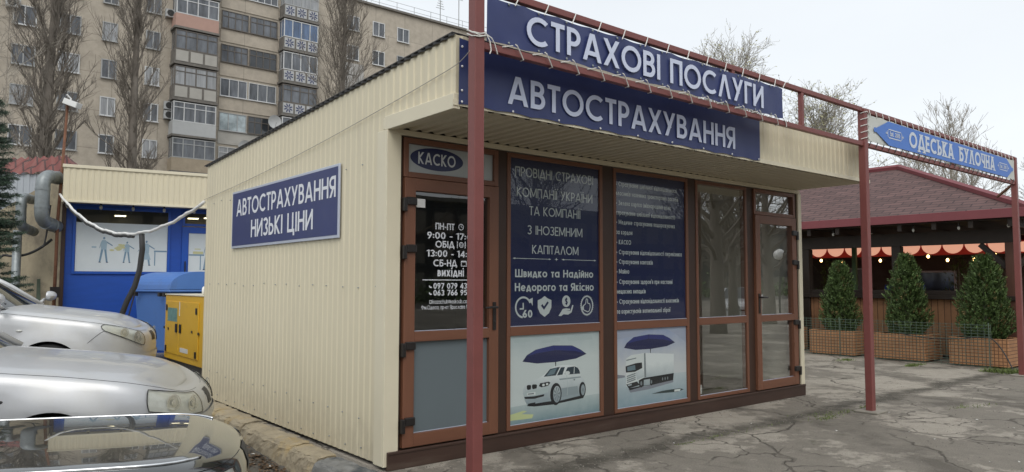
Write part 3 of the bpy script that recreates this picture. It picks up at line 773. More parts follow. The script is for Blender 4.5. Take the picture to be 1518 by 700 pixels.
ring(lt, .328, 1.247, .011, .006, ly, 14); flat(lt, [(.318, 1.243), (.338, 1.243), (.328, 1.225)], ly)
lt.build('lettering', 'white_letter', door)

# ---- oval sign in the left transom
ks_ = thing('oval_sign', 'white panel with a navy oval reading КАСКО above the left door', 'sign', (.59, .010, 2.46))
b = MB(); b.box(.174, 1.046, .008, .0125, 2.338, 2.566); b.build('panel', mat('pale_panel', (.42, .45, .45), .4), ks_)
b = MB(); b.face([(.465+.262*math.cos(R(a)), .0065, 2.463+.093*math.sin(R(a))) for a in range(0, 360, 8)]); b.build('oval', 'navy', ks_)
b = MB(); text(b, 'КАСКО', (.463, .0055, 2.414), UX, UZ, NF, .098, .16, .37, 'c'); b.build('lettering', 'poster_letter', ks_)

# ---- posters behind the glass
def poster(label, x0, x1, z0, z1, m='navy'):
    t = thing('window_poster', label, 'poster', ((x0+x1)/2, .02, z0), 0, 'posters in the kiosk windows')
    b = MB(); b.box(x0, x1, .009, .013, z0, z1); b.build('sheet', m, t); return t
p1 = poster('tall navy poster with white slogan, shield, clock and thumb icons', 1.240, 2.380, 1.056, 2.572)
b = MB(); yy = .0078
for s_, x, xe, z, H, w_ in (('ПРОВІДНІ СТРАХОВІ', 1.306, 2.305, 2.412, .088, .14), ('КОМПАНІЇ УКРАЇНИ', 1.323, 2.293, 2.228, .086, .14), ('ТА КОМПАНІЇ', 1.474, 2.126, 2.065, .083, .14),
                            ('З ІНОЗЕМНИМ', 1.452, 2.153, 1.888, .083, .14), ('КАПІТАЛОМ', 1.508, 2.099, 1.712, .080, .14), ('Швидко та Надійно', 1.306, 2.300, 1.496, .072, .19), ('Недорого та Якісно', 1.303, 2.305, 1.370, .073, .19)):
    text(b, s_, (x, yy, z), UX, UZ, NF, H, w_*.9, xe-x)
for xa, xb in ((1.28, 1.74), (1.88, 2.34)):
    flat(b, [(xa, 1.663), (xb, 1.663), (xb, 1.668), (xa, 1.668)], yy)
    for x in (xa+.02, xb-.02): flat(b, [(x-.022, 1.6655), (x, 1.658), (x+.022, 1.6655), (x, 1.673)], yy-.0003)
flat(b, [(1.785, 1.6655), (1.805, 1.661), (1.81, 1.648), (1.815, 1.661), (1.835, 1.6655), (1.815, 1.67), (1.81, 1.683), (1.805, 1.67)], yy)
ring(b, 1.403, 1.225, .098, .017, yy, 26, None, 25, 265)
flat(b, [(1.46, 1.29), (1.515, 1.31), (1.513, 1.235), (1.497, 1.262)], yy-.0004); flat(b, [(1.395, 1.205), (1.408, 1.205), (1.408, 1.265), (1.395, 1.265)], yy); flat(b, [(1.36, 1.205), (1.40, 1.205), (1.40, 1.218), (1.36, 1.218)], yy-.0004)
text(b, '60', (1.395, yy, 1.130), UX, UZ, NF, .070, .20, .115)
flat(b, [(1.575, 1.285), (1.62, 1.300), (1.66, 1.324), (1.70, 1.300), (1.746, 1.285), (1.744, 1.215), (1.715, 1.165), (1.66, 1.132), (1.605, 1.165), (1.577, 1.215)], yy)
b.face([(1.936+.054*math.cos(R(a)), yy, 1.272+.055*math.sin(R(a))) for a in range(0, 360, 12)])
flat(b, [(1.835, 1.136), (1.89, 1.20), (1.93, 1.205), (1.985, 1.20), (1.985, 1.185), (1.93, 1.182), (1.99, 1.180), (2.015, 1.235), (2.030, 1.232), (2.005, 1.165), (1.96, 1.145), (1.90, 1.150), (1.87, 1.134)], yy)
ring(b, 2.212, 1.227, .086, .014, yy, 30, .096)
for i in range(30):
    a_ = R(i*12); b.face([(2.212+.084*math.cos(a_-.06), yy, 1.227+.094*math.sin(a_-.06)), (2.212+.092*math.cos(a_), yy, 1.227+.103*math.sin(a_)), (2.212+.084*math.cos(a_+.06), yy, 1.227+.094*math.sin(a_+.06))])
flat(b, [(2.135, 1.205), (2.165, 1.235), (2.165, 1.190), (2.150, 1.180)], yy-.0006)
th = [(2.165, 1.225), (2.195, 1.245), (2.203, 1.292), (2.222, 1.286), (2.222, 1.25), (2.252, 1.242), (2.256, 1.21), (2.245, 1.175), (2.222, 1.165), (2.165, 1.185)]
for (ax, az), (cx_, cz_) in zip(th, th[1:]+th[:1]):
    b.beam((ax, yy, az), (cx_, yy, cz_), .0006, .009)
b.build('lettering', 'poster_letter', p1)
b = MB()
flat(b, [(1.615, 1.235), (1.632, 1.252), (1.652, 1.228), (1.695, 1.275), (1.712, 1.262), (1.652, 1.196)], yy-.0010)
text(b, '$', (1.936, yy-.0010, 1.240), UX, UZ, NF, .062, .17, .034, 'c'); b.build('icon_mark', 'navy', p1)

p2 = poster('tall navy poster listing insurance services in small white lines', 2.620, 3.750, 1.056, 2.572)
b = MB()
lines = ['• Страхування цивільної відповідальності', 'власників наземних транспортних засобів', '• Зелена картка (міжнародний поліс', 'страхування цивільної відповідальності)', '• Медичне страхування подорожуючих', 'за кордон', '• КАСКО',
         '• Страхування відповідальності перевізника', '• Страхування вантажів', '• Майно', "• Страхування здоров'я при настанні", 'нещасних випадків', '• Страхування відповідальності власників', 'та користувачів вогнепальної зброї']
zz = [2.447, 2.352, 2.252, 2.153, 2.056, 1.953, 1.851, 1.750, 1.652, 1.553, 1.448, 1.350, 1.247, 1.147]
wm = text_width(lines[7], .17, .10)
for s_, z in zip(lines, zz):
    text(b, s_, (2.636, yy, z-.012), UX, UZ, NF, .047, .17, 1.055*text_width(s_, .17, .10)/wm, seg=5)
b.build('lettering', 'poster_letter', p2)

def pic(parent, items, y0):
    for i, (nm, pts, c) in enumerate(items):
        b = MB(); flat(b, pts, y0-.00006*(i+1)); b.build(nm, c, parent)
PC = {}
def pcol(name, c, r=.45, var=0.0, vs=(1, 1, 1), sc_=3.0):
    PC[name] = mat('print_'+name, c, r, var=var, vscale=sc_, vstretch=vs); return PC[name]
pcol('paper', (.68, .73, .74), var=.08, sc_=1.5); pcol('street', (.42, .50, .52), var=.25, vs=(1, 1, 6), sc_=4); pcol('navy', (.012, .016, .085)); pcol('navy2', (.025, .035, .19)); pcol('black', (.012, .013, .018))
pcol('silver', (.74, .77, .78), var=.05); pcol('shade', (.34, .39, .42)); pcol('dglass', (.03, .05, .07)); pcol('lglass', (.16, .23, .27)); pcol('stripe', (.53, .60, .61)); pcol('yellow', (.66, .70, .36)); pcol('white', (.78, .80, .80)); pcol('grey', (.25, .28, .30))
pcol('sky', (.52, .55, .63), var=.22, vs=(.6, 1, 1), sc_=2.5); pcol('wet', (.43, .50, .55), var=.3, vs=(.5, 1, 4), sc_=4); pcol('haze', (.27, .28, .33)); pcol('cloud', (.42, .45, .58)); pcol('puddle', (.04, .06, .06))
def pgrad(name, c0, c1, z0, z1):
    m, t, p = new_mat('print_'+name); L = t.links.new; tc = t.nodes.new('ShaderNodeTexCoord'); sp = t.nodes.new('ShaderNodeSeparateXYZ'); L(tc.outputs['Object'], sp.inputs[0])
    n = t.nodes.new('ShaderNodeTexNoise'); n.inputs['Scale'].default_value = 9; n.inputs['Detail'].default_value = 3; L(tc.outputs['Object'], n.inputs['Vector'])
    a = t.nodes.new('ShaderNodeMath'); a.operation = 'MULTIPLY_ADD'; L(n.outputs[0], a.inputs[0]); a.inputs[1].default_value = (z1-z0)*.5; L(sp.outputs[2], a.inputs[2])
    r = t.nodes.new('ShaderNodeMapRange'); r.inputs[1].default_value = z0+(z1-z0)*.25; r.inputs[2].default_value = z1+(z1-z0)*.25; L(a.outputs[0], r.inputs[0])
    x = t.nodes.new('ShaderNodeMix'); x.data_type = 'RGBA'; L(r.outputs[0], x.inputs[0]); x.inputs[6].default_value = (*c0, 1); x.inputs[7].default_value = (*c1, 1); L(x.outputs[2], p.inputs['Base Color']); p.inputs['Roughness'].default_value = .45; PC[name] = m
pgrad('silver', (.36, .42, .46), (.84, .86, .87), .19, .42); pgrad('paper', (.70, .74, .74), (.46, .54, .57), .55, .85); pgrad('street', (.24, .34, .38), (.60, .66, .66), .0, .20); pgrad('wet', (.30, .40, .47), (.62, .67, .70), .0, .33); pgrad('sky', (.70, .70, .72), (.34, .40, .60), .40, .80)
def ov(cx, cz, rx, rz, n=22, k=0.0): return [(cx+rx*math.cos(2*math.pi*i/n)+k*rz*math.sin(2*math.pi*i/n), cz+rz*math.sin(2*math.pi*i/n)) for i in range(n)]
p3 = poster('picture of a silver hatchback under a navy umbrella in the lower window', 1.240, 2.380, .19, .975, PC['paper'])
C_ = PC
pic(p3, [
 ('print', [(1.242, .348), (1.534, .356), (1.93, .362), (2.378, .366), (2.378, .192), (1.242, .192)], C_['street']),
 ('print', [(1.295, .943), (1.482, .948), (1.485, .915), (1.298, .911)], C_['stripe']), ('print', [(1.621, .921), (1.857, .93), (1.857, .897), (1.625, .892)], C_['stripe']), ('print', [(1.95, .933), (2.281, .939), (2.29, .897), (1.96, .894)], C_['stripe']),
 ('print', [(1.243, .282), (1.405, .304), (1.451, .295), (1.383, .276), (1.525, .259), (1.508, .226), (1.243, .232)], C_['yellow']),
 ('print', [(1.448, .34), (1.465, .361), (1.551, .355), (1.71, .36), (1.855, .362), (2.081, .378), (2.174, .374), (2.158, .343), (1.764, .322), (1.534, .327)], C_['black']),
 ('umbrella_print', [(1.393, .739), (1.447, .794), (1.551, .837), (1.769, .865), (2.011, .852), (2.122, .808), (2.204, .761), (2.064, .725), (1.801, .709), (1.569, .711)], C_['navy']),
 ('umbrella_print', [(1.447, .784), (1.551, .835), (1.769, .862), (1.792, .82), (1.56, .804)], C_['navy2']), ('umbrella_print', [(1.772, .862), (2.011, .85), (2.122, .805), (2.171, .771), (2.045, .799), (1.796, .82)], C_['navy2']),
 ('umbrella_print', [(1.792, .709), (1.805, .708), (1.803, .67), (1.794, .67)], C_['black']),
 ('car_print', [(1.4, .457), (1.405, .495), (1.425, .525), (1.455, .542), (1.534, .562), (1.62, .588), (1.68, .622), (1.728, .654), (1.792, .671), (1.88, .676), (1.968, .671), (2.063, .654), (2.10, .630), (2.12, .60), (2.128, .556), (2.16, .530), (2.179, .49), (2.182, .43), (2.178, .371), (2.081, .367), (1.855, .348), (1.71, .356), (1.551, .353), (1.448, .35), (1.422, .391)], C_['silver']),
 ('car_print', [(1.859, .462), (2.082, .465), (2.091, .39), (1.865, .377)], C_['shade']), ('car_print', [(1.841, .552), (2.121, .552), (2.13, .54), (1.849, .538)], C_['shade']), ('car_print', [(1.42, .47), (1.60, .478), (1.70, .485), (1.70, .44), (1.55, .425), (1.415, .43)], C_['stripe']),
 ('car_print', [(1.648, .585), (1.728, .651), (1.853, .662), (1.801, .586)], C_['dglass']), ('car_print', [(1.683, .589), (1.732, .64), (1.816, .654), (1.779, .601)], C_['lglass']),
 ('car_print', [(1.814, .585), (1.865, .655), (1.916, .655), (1.884, .586)], C_['dglass']), ('car_print', [(1.912, .591), (1.949, .649), (2.044, .653), (2.085, .636), (2.107, .61), (2.117, .579), (1.968, .582)], C_['dglass']),
 ('car_print', [(2.03, .585), (2.036, .65), (2.043, .65), (2.038, .585)], C_['silver']), ('car_print', [(1.917, .594), (1.927, .613), (1.959, .616), (1.981, .603), (1.977, .586), (1.94, .581)], C_['white']),
 ('car_print', [(1.444, .52), (1.456, .527), (1.49, .524), (1.496, .513), (1.492, .485), (1.456, .482), (1.446, .492)], C_['black']), ('car_print', [(1.506, .52), (1.516, .527), (1.558, .524), (1.567, .513), (1.561, .488), (1.52, .484), (1.508, .492)], C_['black']),
 ('car_print', [(1.589, .505), (1.604, .53), (1.71, .536), (1.732, .525), (1.701, .498), (1.621, .492)], C_['black']), ('car_print', ov(1.645, .511, .016, .012), C_['white']), ('car_print', ov(1.690, .515, .015, .011), C_['white']),
 ('car_print', [(1.414, .424), (1.534, .419), (1.657, .427), (1.648, .408), (1.534, .397), (1.422, .407)], C_['black']), ('car_print', [(1.444, .456), (1.548, .457), (1.548, .431), (1.448, .434)], C_['white']), ('car_print', [(1.455, .450), (1.530, .451), (1.530, .438), (1.457, .440)], C_['grey']),
 ('car_print', [(1.455, .36), (1.548, .365), (1.54, .335), (1.47, .335)], C_['black']),
 ('car_print', ov(1.800, .415, .072, .102), C_['black']), ('car_print', ov(1.812, .412, .047, .076), C_['silver']), ('car_print', ov(1.812, .412, .041, .066), C_['grey']),
 ('car_print', ov(2.145, .424, .045, .074), C_['black']), ('car_print', ov(2.152, .422, .027, .052), C_['shade']), ('car_print', ov(2.152, .422, .010, .018), C_['grey']),
 ('car_print', [(2.025, .535), (2.050, .535), (2.045, .52), (2.03, .52)], C_['grey']), ('car_print', [(1.935, .58), (1.940, .58), (1.955, .46), (1.945, .39), (1.940, .39), (1.950, .46)], C_['stripe'])] +
 [('car_print', [(1.812+.040*math.cos(R(a)), .412+.064*math.sin(R(a))), (1.812+.040*math.cos(R(a+20)), .412+.064*math.sin(R(a+20))), (1.812, .412)], C_['silver']) for a in range(20, 380, 45)], .0088)
p4 = poster('picture of a white lorry under a navy umbrella in the lower window', 2.620, 3.750, .19, .975, PC['sky'])
pic(p4, [
 ('print', [(2.622, .50), (2.75, .50), (3.0, .492), (3.4, .480), (3.748, .474), (3.748, .192), (2.622, .192)], C_['wet']), ('print', [(2.622, .529), (2.75, .511), (2.75, .492), (2.622, .486)], C_['haze']),
 ('print', [(2.622, .970), (2.908, .970), (3.145, .970), (2.907, .901), (2.622, .877)], C_['cloud']), ('print', [(3.37, .970), (3.748, .962), (3.748, .795), (3.56, .899)], C_['cloud']),
 ('print', [(3.155, .289), (3.338, .305), (3.634, .307), (3.699, .288), (3.591, .271), (3.297, .282)], C_['puddle']), ('print', [(3.538, .3), (3.645, .3), (3.634, .276), (3.537, .277)], C_['white']),
 ('print', [(2.80, .37), (3.05, .375), (3.52, .405), (3.52, .380), (3.10, .340), (2.83, .332)], C_['haze']),
 ('umbrella_print', [(2.74, .788), (2.782, .836), (2.888, .891), (3.124, .909), (3.359, .894), (3.463, .856), (3.558, .804), (3.419, .771), (3.162, .756), (2.915, .759)], C_['navy']),
 ('umbrella_print', [(2.782, .83), (2.888, .889), (3.12, .907), (3.119, .865), (2.907, .847)], C_['navy2']), ('umbrella_print', [(3.128, .906), (3.359, .891), (3.463, .853), (3.526, .817), (3.368, .844), (3.127, .865)], C_['navy2']),
 ('umbrella_print', [(3.142, .757), (3.156, .756), (3.153, .712), (3.145, .713)], C_['black']),
 ('lorry_print', [(2.96, .463), (3.058, .464), (3.53, .477), (3.518, .404), (3.186, .382), (3.057, .38), (2.824, .356), (2.805, .377), (2.968, .385)], C_['black']),
 ('lorry_print', [(3.061, .719), (3.534, .684), (3.53, .477), (3.058, .468)], C_['silver']), ('lorry_print', [(3.038, .714), (3.069, .72), (3.078, .47), (3.048, .468)], C_['grey']),
 ('lorry_print', [(2.767, .677), (2.847, .71), (3.045, .72), (3.047, .468), (2.901, .429), (2.768, .397)], C_['white']), ('lorry_print', [(2.771, .667), (2.924, .68), (2.924, .67), (2.773, .655)], C_['grey']),
 ('lorry_print', [(2.761, .602), (2.913, .623), (3.011, .625), (3.016, .567), (2.903, .537), (2.766, .539)], C_['black']), ('lorry_print', [(2.785, .594), (2.904, .606), (2.913, .556), (2.788, .551)], C_['lglass']),
 ('lorry_print', [(2.912, .53), (3.016, .563), (3.043, .52), (3.042, .475), (2.931, .452)], C_['silver'])] +
 [('lorry_print', [(2.778, z), (2.912, z+.022), (2.912, z+.009), (2.778, z-.013)], C_['grey']) for z in (.505, .485, .464, .445)] +
 [('lorry_print', [(2.768, .419), (2.93, .437), (2.978, .397), (2.805, .377)], C_['black']), ('lorry_print', [(2.79, .415), (2.85, .42), (2.85, .405), (2.80, .40)], C_['silver']),
 ('lorry_print', [(3.038, .444), (3.137, .446), (3.136, .386), (3.037, .385)], C_['silver'])] +
 [('lorry_print', ov(x, z, rx, rz), C_['black']) for x, z, rx, rz in ((2.998, .412, .030, .043), (3.157, .414, .024, .038), (3.34, .430, .019, .034), (3.382, .431, .019, .034), (3.424, .432, .019, .034))] +
 [('lorry_print', ov(x, z, rx*.5, rz*.5), C_['grey']) for x, z, rx, rz in ((2.998, .412, .030, .043), (3.157, .414, .024, .038), (3.34, .430, .019, .034), (3.382, .431, .019, .034), (3.424, .432, .019, .034))], .0088)

# ---- blue sign on the left wall
ws = thing('wall_sign', 'blue sign with white letters on the cream corrugated side wall', 'sign', (-.02, 2.18, 1.83))
def sz(y, top): return lerp(2.480, 2.478, 0) if top else 1.838
b = MB(); b.box(-.028, -.012, .80, 3.56, 1.832, 2.486); b.build('backing', 'alu', ws, bevel=.004)
b = MB(); b.box(-.0305, -.0285, .828, 3.532, 1.860, 2.462); b.build('face', 'sign_blue', ws)
b = MB(); UL, NL = (0, -1, 0), (-1, 0, 0)
text(b, 'АВТОСТРАХУВАННЯ', (-.0315, 3.40, 2.195), UL, UZ, NL, .190, .155, 2.54)
text(b, 'НИЗЬКІ ЦІНИ', (-.0315, 2.925, 1.935), UL, UZ, NL, .190, .155, 1.60)
b.build('lettering', 'white_letter', ws)

# ================================================================== STEEL FRAME WITH BANNERS
YP = -1.16
sf = thing('steel_frame', 'red brown painted steel frame of posts and two rails holding the banners', 'frame', (5.54, YP, 0))
for x in (0.0, 5.54, 10.67):
    b = MB(); b.box(x-.04, x+.04, YP-.04, YP+.04, LOW if x < 0 else 0, 3.46); p_ = b.build('post', 'red_steel', sf, bevel=.006)
    q = MB(); q.box(x-.13, x+.13, YP-.13, YP+.13, .001, .022); q.build('base_plate', mat('concrete_pad', (.27, .25, .21), .9, var=.2, vscale=8), p_, bevel=.006)
ZU, ZL = 3.445, 3.045
for name, za in (('rail', ZU), ('rail', ZL)):
    for xa, xb in ((.041, 5.499), (5.581, 10.629)):
        b = MB(); b.box(xa, xb, YP-.025, YP+.025, za-.025, za+.025); b.build(name, 'red_steel', sf, bevel=.004)
for x in (2.95, 4.18, 8.2):
    b = MB(); b.box(x-.022, x+.022, YP-.022, YP+.022, ZL+.026, ZU-.026); b.build('upright', 'red_steel', sf, bevel=.003)
b = MB(); b.beam((10.66, YP+.041, ZL-.03), (11.42, -.69, 2.93), .03, .03); b.build('brace', 'rust', sf)

def banner_sheet(mb, x0, x1, z0, z1, y0, amp=.006, seed=0, nx=90, nz=10, mi=0, sag=0.0):
    rr = random.Random(seed); ph = [rr.uniform(0, 6.28) for _ in range(6)]
    def f(u, v):
        x = lerp(x0, x1, u); z = lerp(z0, z1, v)
        e = amp*(math.sin(5.1*x+ph[0]+2*v)+.7*math.sin(11.3*x+ph[1]-3*v)+.5*math.sin(23*x+ph[2]+5*v)*(abs(v-.5)*2))
        sc_ = .012*abs(math.sin(math.pi*(x-x0)/.33))*((v > .5)*(-1)+(v <= .5))*(abs(v-.5)*2)**6
        return (x, y0+e, z+sc_-sag*math.sin(math.pi*u))
    mb.grid(f, nx, nz, mi, flip=True); return f

# upper navy banner laced between the rails
ub = thing('navy_banner', 'upper navy banner reading СТРАХОВІ ПОСЛУГИ laced to the steel frame', 'banner', (1.9, YP, 3.07), 0, 'navy banners of the kiosk')
b = MB(); banner_sheet(b, .065, 3.78, 3.078, 3.395, YP-.030, .0035, 1, 160, 12); s_ = b.build('sheet', 'navy_banner', ub, smooth=True)
b = MB(); text(b, 'СТРАХОВІ ПОСЛУГИ', (.405, YP-.047, 3.128), UX, UZ, NF, .212, .165, 3.00); b.build('lettering', 'banner_letter', ub)
for i in range(13):
    x = .30+i*.275
    if x > 3.75: break
    b = MB(); b.tube([(x, YP-.045, 3.372), (x+.02, YP-.042, 3.405), (x+.055, YP-.031, 3.465), (x+.06, YP+.0, 3.476), (x+.05, YP+.031, 3.44)], .0045, 6); b.build('tie', 'rope', ub)
    b = MB(); b.tube([(x, YP-.046, 3.099), (x+.015, YP-.052, 3.088), (x+.055, YP-.042, 3.045), (x+.088, YP-.031, 3.010), (x+.095, YP+.01, 3.012)], .0048, 6)
    b.tube([(x-.02, YP-.046, 3.085), (x-.055, YP-.034, 3.076), (x-.10, YP-.029, 3.064)], .004, 5); b.build('tie', 'rope', ub)
b = MB()
for i in range(14):
    x = .25+i*.275
    if x < 3.76:
        for z in (3.372, 3.098): b = MB(); b.ell((x, YP-.040, z), (.010, .004, .010), 10, 6); b.build('grommet', 'zinc', ub, smooth=True)
b = MB()                                     # knot round the left post
for dz, q in ((0, .0), (.012, .004), (-.01, .006)):
    pts = []
    for k in range(19):
        a_ = 2*math.pi*k/18; c, s2 = math.cos(a_), math.sin(a_); m_ = max(abs(c), abs(s2)); pts.append((0+.048*c/m_, YP+.048*s2/m_, 3.125+dz+.03*math.sin(a_*1+q*90)))
    b.tube(pts, .0045, 6, cap=False)
b.tube([(.048, YP-.045, 3.12), (.075, YP-.052, 3.07), (.085, YP-.052, 3.01), (.075, YP-.05, 2.985)], .0045, 6); b.tube([(.05, YP-.045, 3.115), (.09, YP-.052, 3.095), (.12, YP-.048, 3.06), (.15, YP-.04, 3.0)], .0045, 6)
b.tube([(3.79, YP-.03, 3.40), (3.83, YP-.034, 3.46), (3.85, YP, 3.48)], .005, 6); b.tube([(3.79, YP-.03, 3.08), (3.83, YP-.034, 3.05), (3.84, YP-.03, 3.01)], .005, 6)
b.build('tie', 'rope', ub)
# lower navy banner on the fascia
lb = thing('navy_banner', 'lower navy banner reading АВТОСТРАХУВАННЯ fixed to the kiosk fascia', 'banner', (1.9, -OV-.02, ZS), 0, 'navy banners of the kiosk')
b = MB(); banner_sheet(b, .008, 3.745, ZS-.004, 3.150, -OV-.028, .0022, 4, 160, 12); b.build('sheet', 'navy_banner', lb, smooth=True)
b = MB(); text(b, 'АВТОСТРАХУВАННЯ', (.435, -OV-.038, 2.752), UX, UZ, NF, .212, .165, 2.86); b.build('lettering', 'banner_letter', lb)
b = MB()
for x, z in [(.03+i*.46, 2.70) for i in range(9)]+[(.03, z) for z in (2.78, 2.95, 3.09)]: b = MB(); b.ell((x, -OV-.034, z), (.009, .006, .009), 10, 6); b.build('rivet', 'white_plastic', lb, smooth=True)

# bakery banner on the right bay
M['bak_white'] = mat('banner_white', (.60, .62, .58), .6, var=.08, vscale=2)
M['bak_blue'] = mat('banner_blue', (.080, .205, .60), .5, var=.06)
M['bak_letter'] = mat('banner_letter_white', (.62, .68, .76), .5)
bb = thing('bakery_banner', 'white and blue banner reading ОДЕСЬКА БУЛОЧНА between the right posts', 'banner', (8.15, YP, 3.07))
b = MB(); banner_sheet(b, 5.60, 10.60, 3.078, 3.405, YP-.030, .003, 9, 120, 8); b.build('sheet', 'bak_white', bb, smooth=True)
b = MB(); zc = 3.2415; yb = YP-.040
def bp(pts, yy, mi=0): b.face([(x, yy, z) for x, z in pts], mi)
left = [(5.735, zc+.018), (5.765, zc+.030), (5.79, zc+.024), (6.12, zc+.146), (10.22, zc+.146), (10.45, zc+.024), (10.475, zc+.030), (10.50, zc+.018)]
bp(left + [(x, 2*zc-z) for x, z in left[::-1]], yb); b.build('arrow_shape', 'bak_blue', bb)
b = MB(); text(b, 'ОДЕСЬКА', (6.68, yb-.003, zc-.098), UX, UZ, NF, .205, .20, 1.42, serif=.21); text(b, 'БУЛОЧНА', (8.30, yb-.003, zc-.098), UX, UZ, NF, .205, .20, 1.38, serif=.21)
for cx_ in (6.28, 10.05):
    for z in (zc-.050, zc+.050): b.face([(cx_-.17, yb-.003, z-.006), (cx_+.17, yb-.003, z-.006), (cx_+.17, yb-.003, z+.006), (cx_-.17, yb-.003, z+.006)])
    for s2 in (-1, 1):
        b.face([(cx_+s2*.17, yb-.003, zc-.05), (cx_+s2*.20, yb-.003, zc-.03), (cx_+s2*.20, yb-.003, zc+.03), (cx_+s2*.17, yb-.003, zc+.05), (cx_+s2*.185, yb-.003, zc+.025), (cx_+s2*.185, yb-.003, zc-.025)])
        ring(b, cx_+s2*.225, zc, .024, .009, yb-.003, 12, .012)
    text(b, 'Est. 2010', (cx_, yb-.0035, zc-.026), UX, UZ, NF, .055, .20, .27, 'c', serif=.14)
b.build('lettering', 'bak_letter', bb)
for i in range(30):
    x = 5.66+i*.168
    b = MB(); b.tube([(x, YP-.036, 3.39), (x-.012, YP-.034, 3.44), (x+.01, YP-.01, 3.475), (x+.03, YP+.031, 3.45)], .0055, 5); b.build('tie', 'rope', bb)
    b = MB(); b.tube([(x, YP-.036, 3.092), (x-.03, YP-.034, 3.05), (x-.04, YP-.015, 3.012), (x-.03, YP+.03, 3.04)], .0055, 5); b.build('tie', 'wire_dark', bb)
for k in range(5):
    b = MB(); z = 3.10+k*.075; b.tube([(5.62, YP-.034, z), (5.56, YP-.047, z+.025), (5.50, YP-.046, z+.01), (5.488, YP, z)], .005, 5); b.build('tie', 'rope', bb)

# ================================================================== PARKED CARS
def paint(name, col, metal, rough, dust=None):
    return mat(name, col, rough, metal=metal, coat=.45, var=.03, vscale=1.0, dirt=dust, dscale=1.8, dlo=.50, dhi=.95)
M['silver1'] = paint('silver_paint', (.49, .50, .515), .35, .42, (.44, .43, .39))
M['silver2'] = paint('pale_silver_paint', (.55, .56, .57), .30, .42, (.48, .465, .42))
m_, t_n, p_n = new_mat('black_paint'); M['dark_paint'] = m_
p_n.inputs['Base Color'].default_value = (.014, .018, .018, 1); p_n.inputs['Roughness'].default_value = .16; p_n.inputs['Coat Weight'].default_value = 1; p_n.inputs['Coat Roughness'].default_value = .012; p_n.inputs['Coat IOR'].default_value = 1.75; p_n.inputs['Specular IOR Level'].default_value = .9
M['car_glass'] = mat('car_glass', (.02, .025, .027), .04, spec=.8)
M['tyre'] = mat('tyre_rubber', (.018, .018, .018), .85)
M['well'] = mat('wheel_well', (.008, .008, .008), .95)
M['rim'] = mat('alloy_rim', (.45, .46, .47), .3, metal=.8)
M['chrome'] = mat('chrome', (.75, .76, .77), .16, metal=1.0)
M['gap'] = mat('panel_gap', (.015, .015, .016), .8)
M['plastic'] = mat('black_plastic', (.03, .03, .032), .55)
M['lamp_base'] = mat('lamp_reflector', (.58, .59, .56), .35, metal=.15, var=.12, vscale=14)
M['lamp_bowl'] = mat('lamp_bowl', (.72, .72, .68), .16, metal=.6)
M['lens'] = glass_mat('hazed_lens', (.96, .965, .94), refl=1.0)

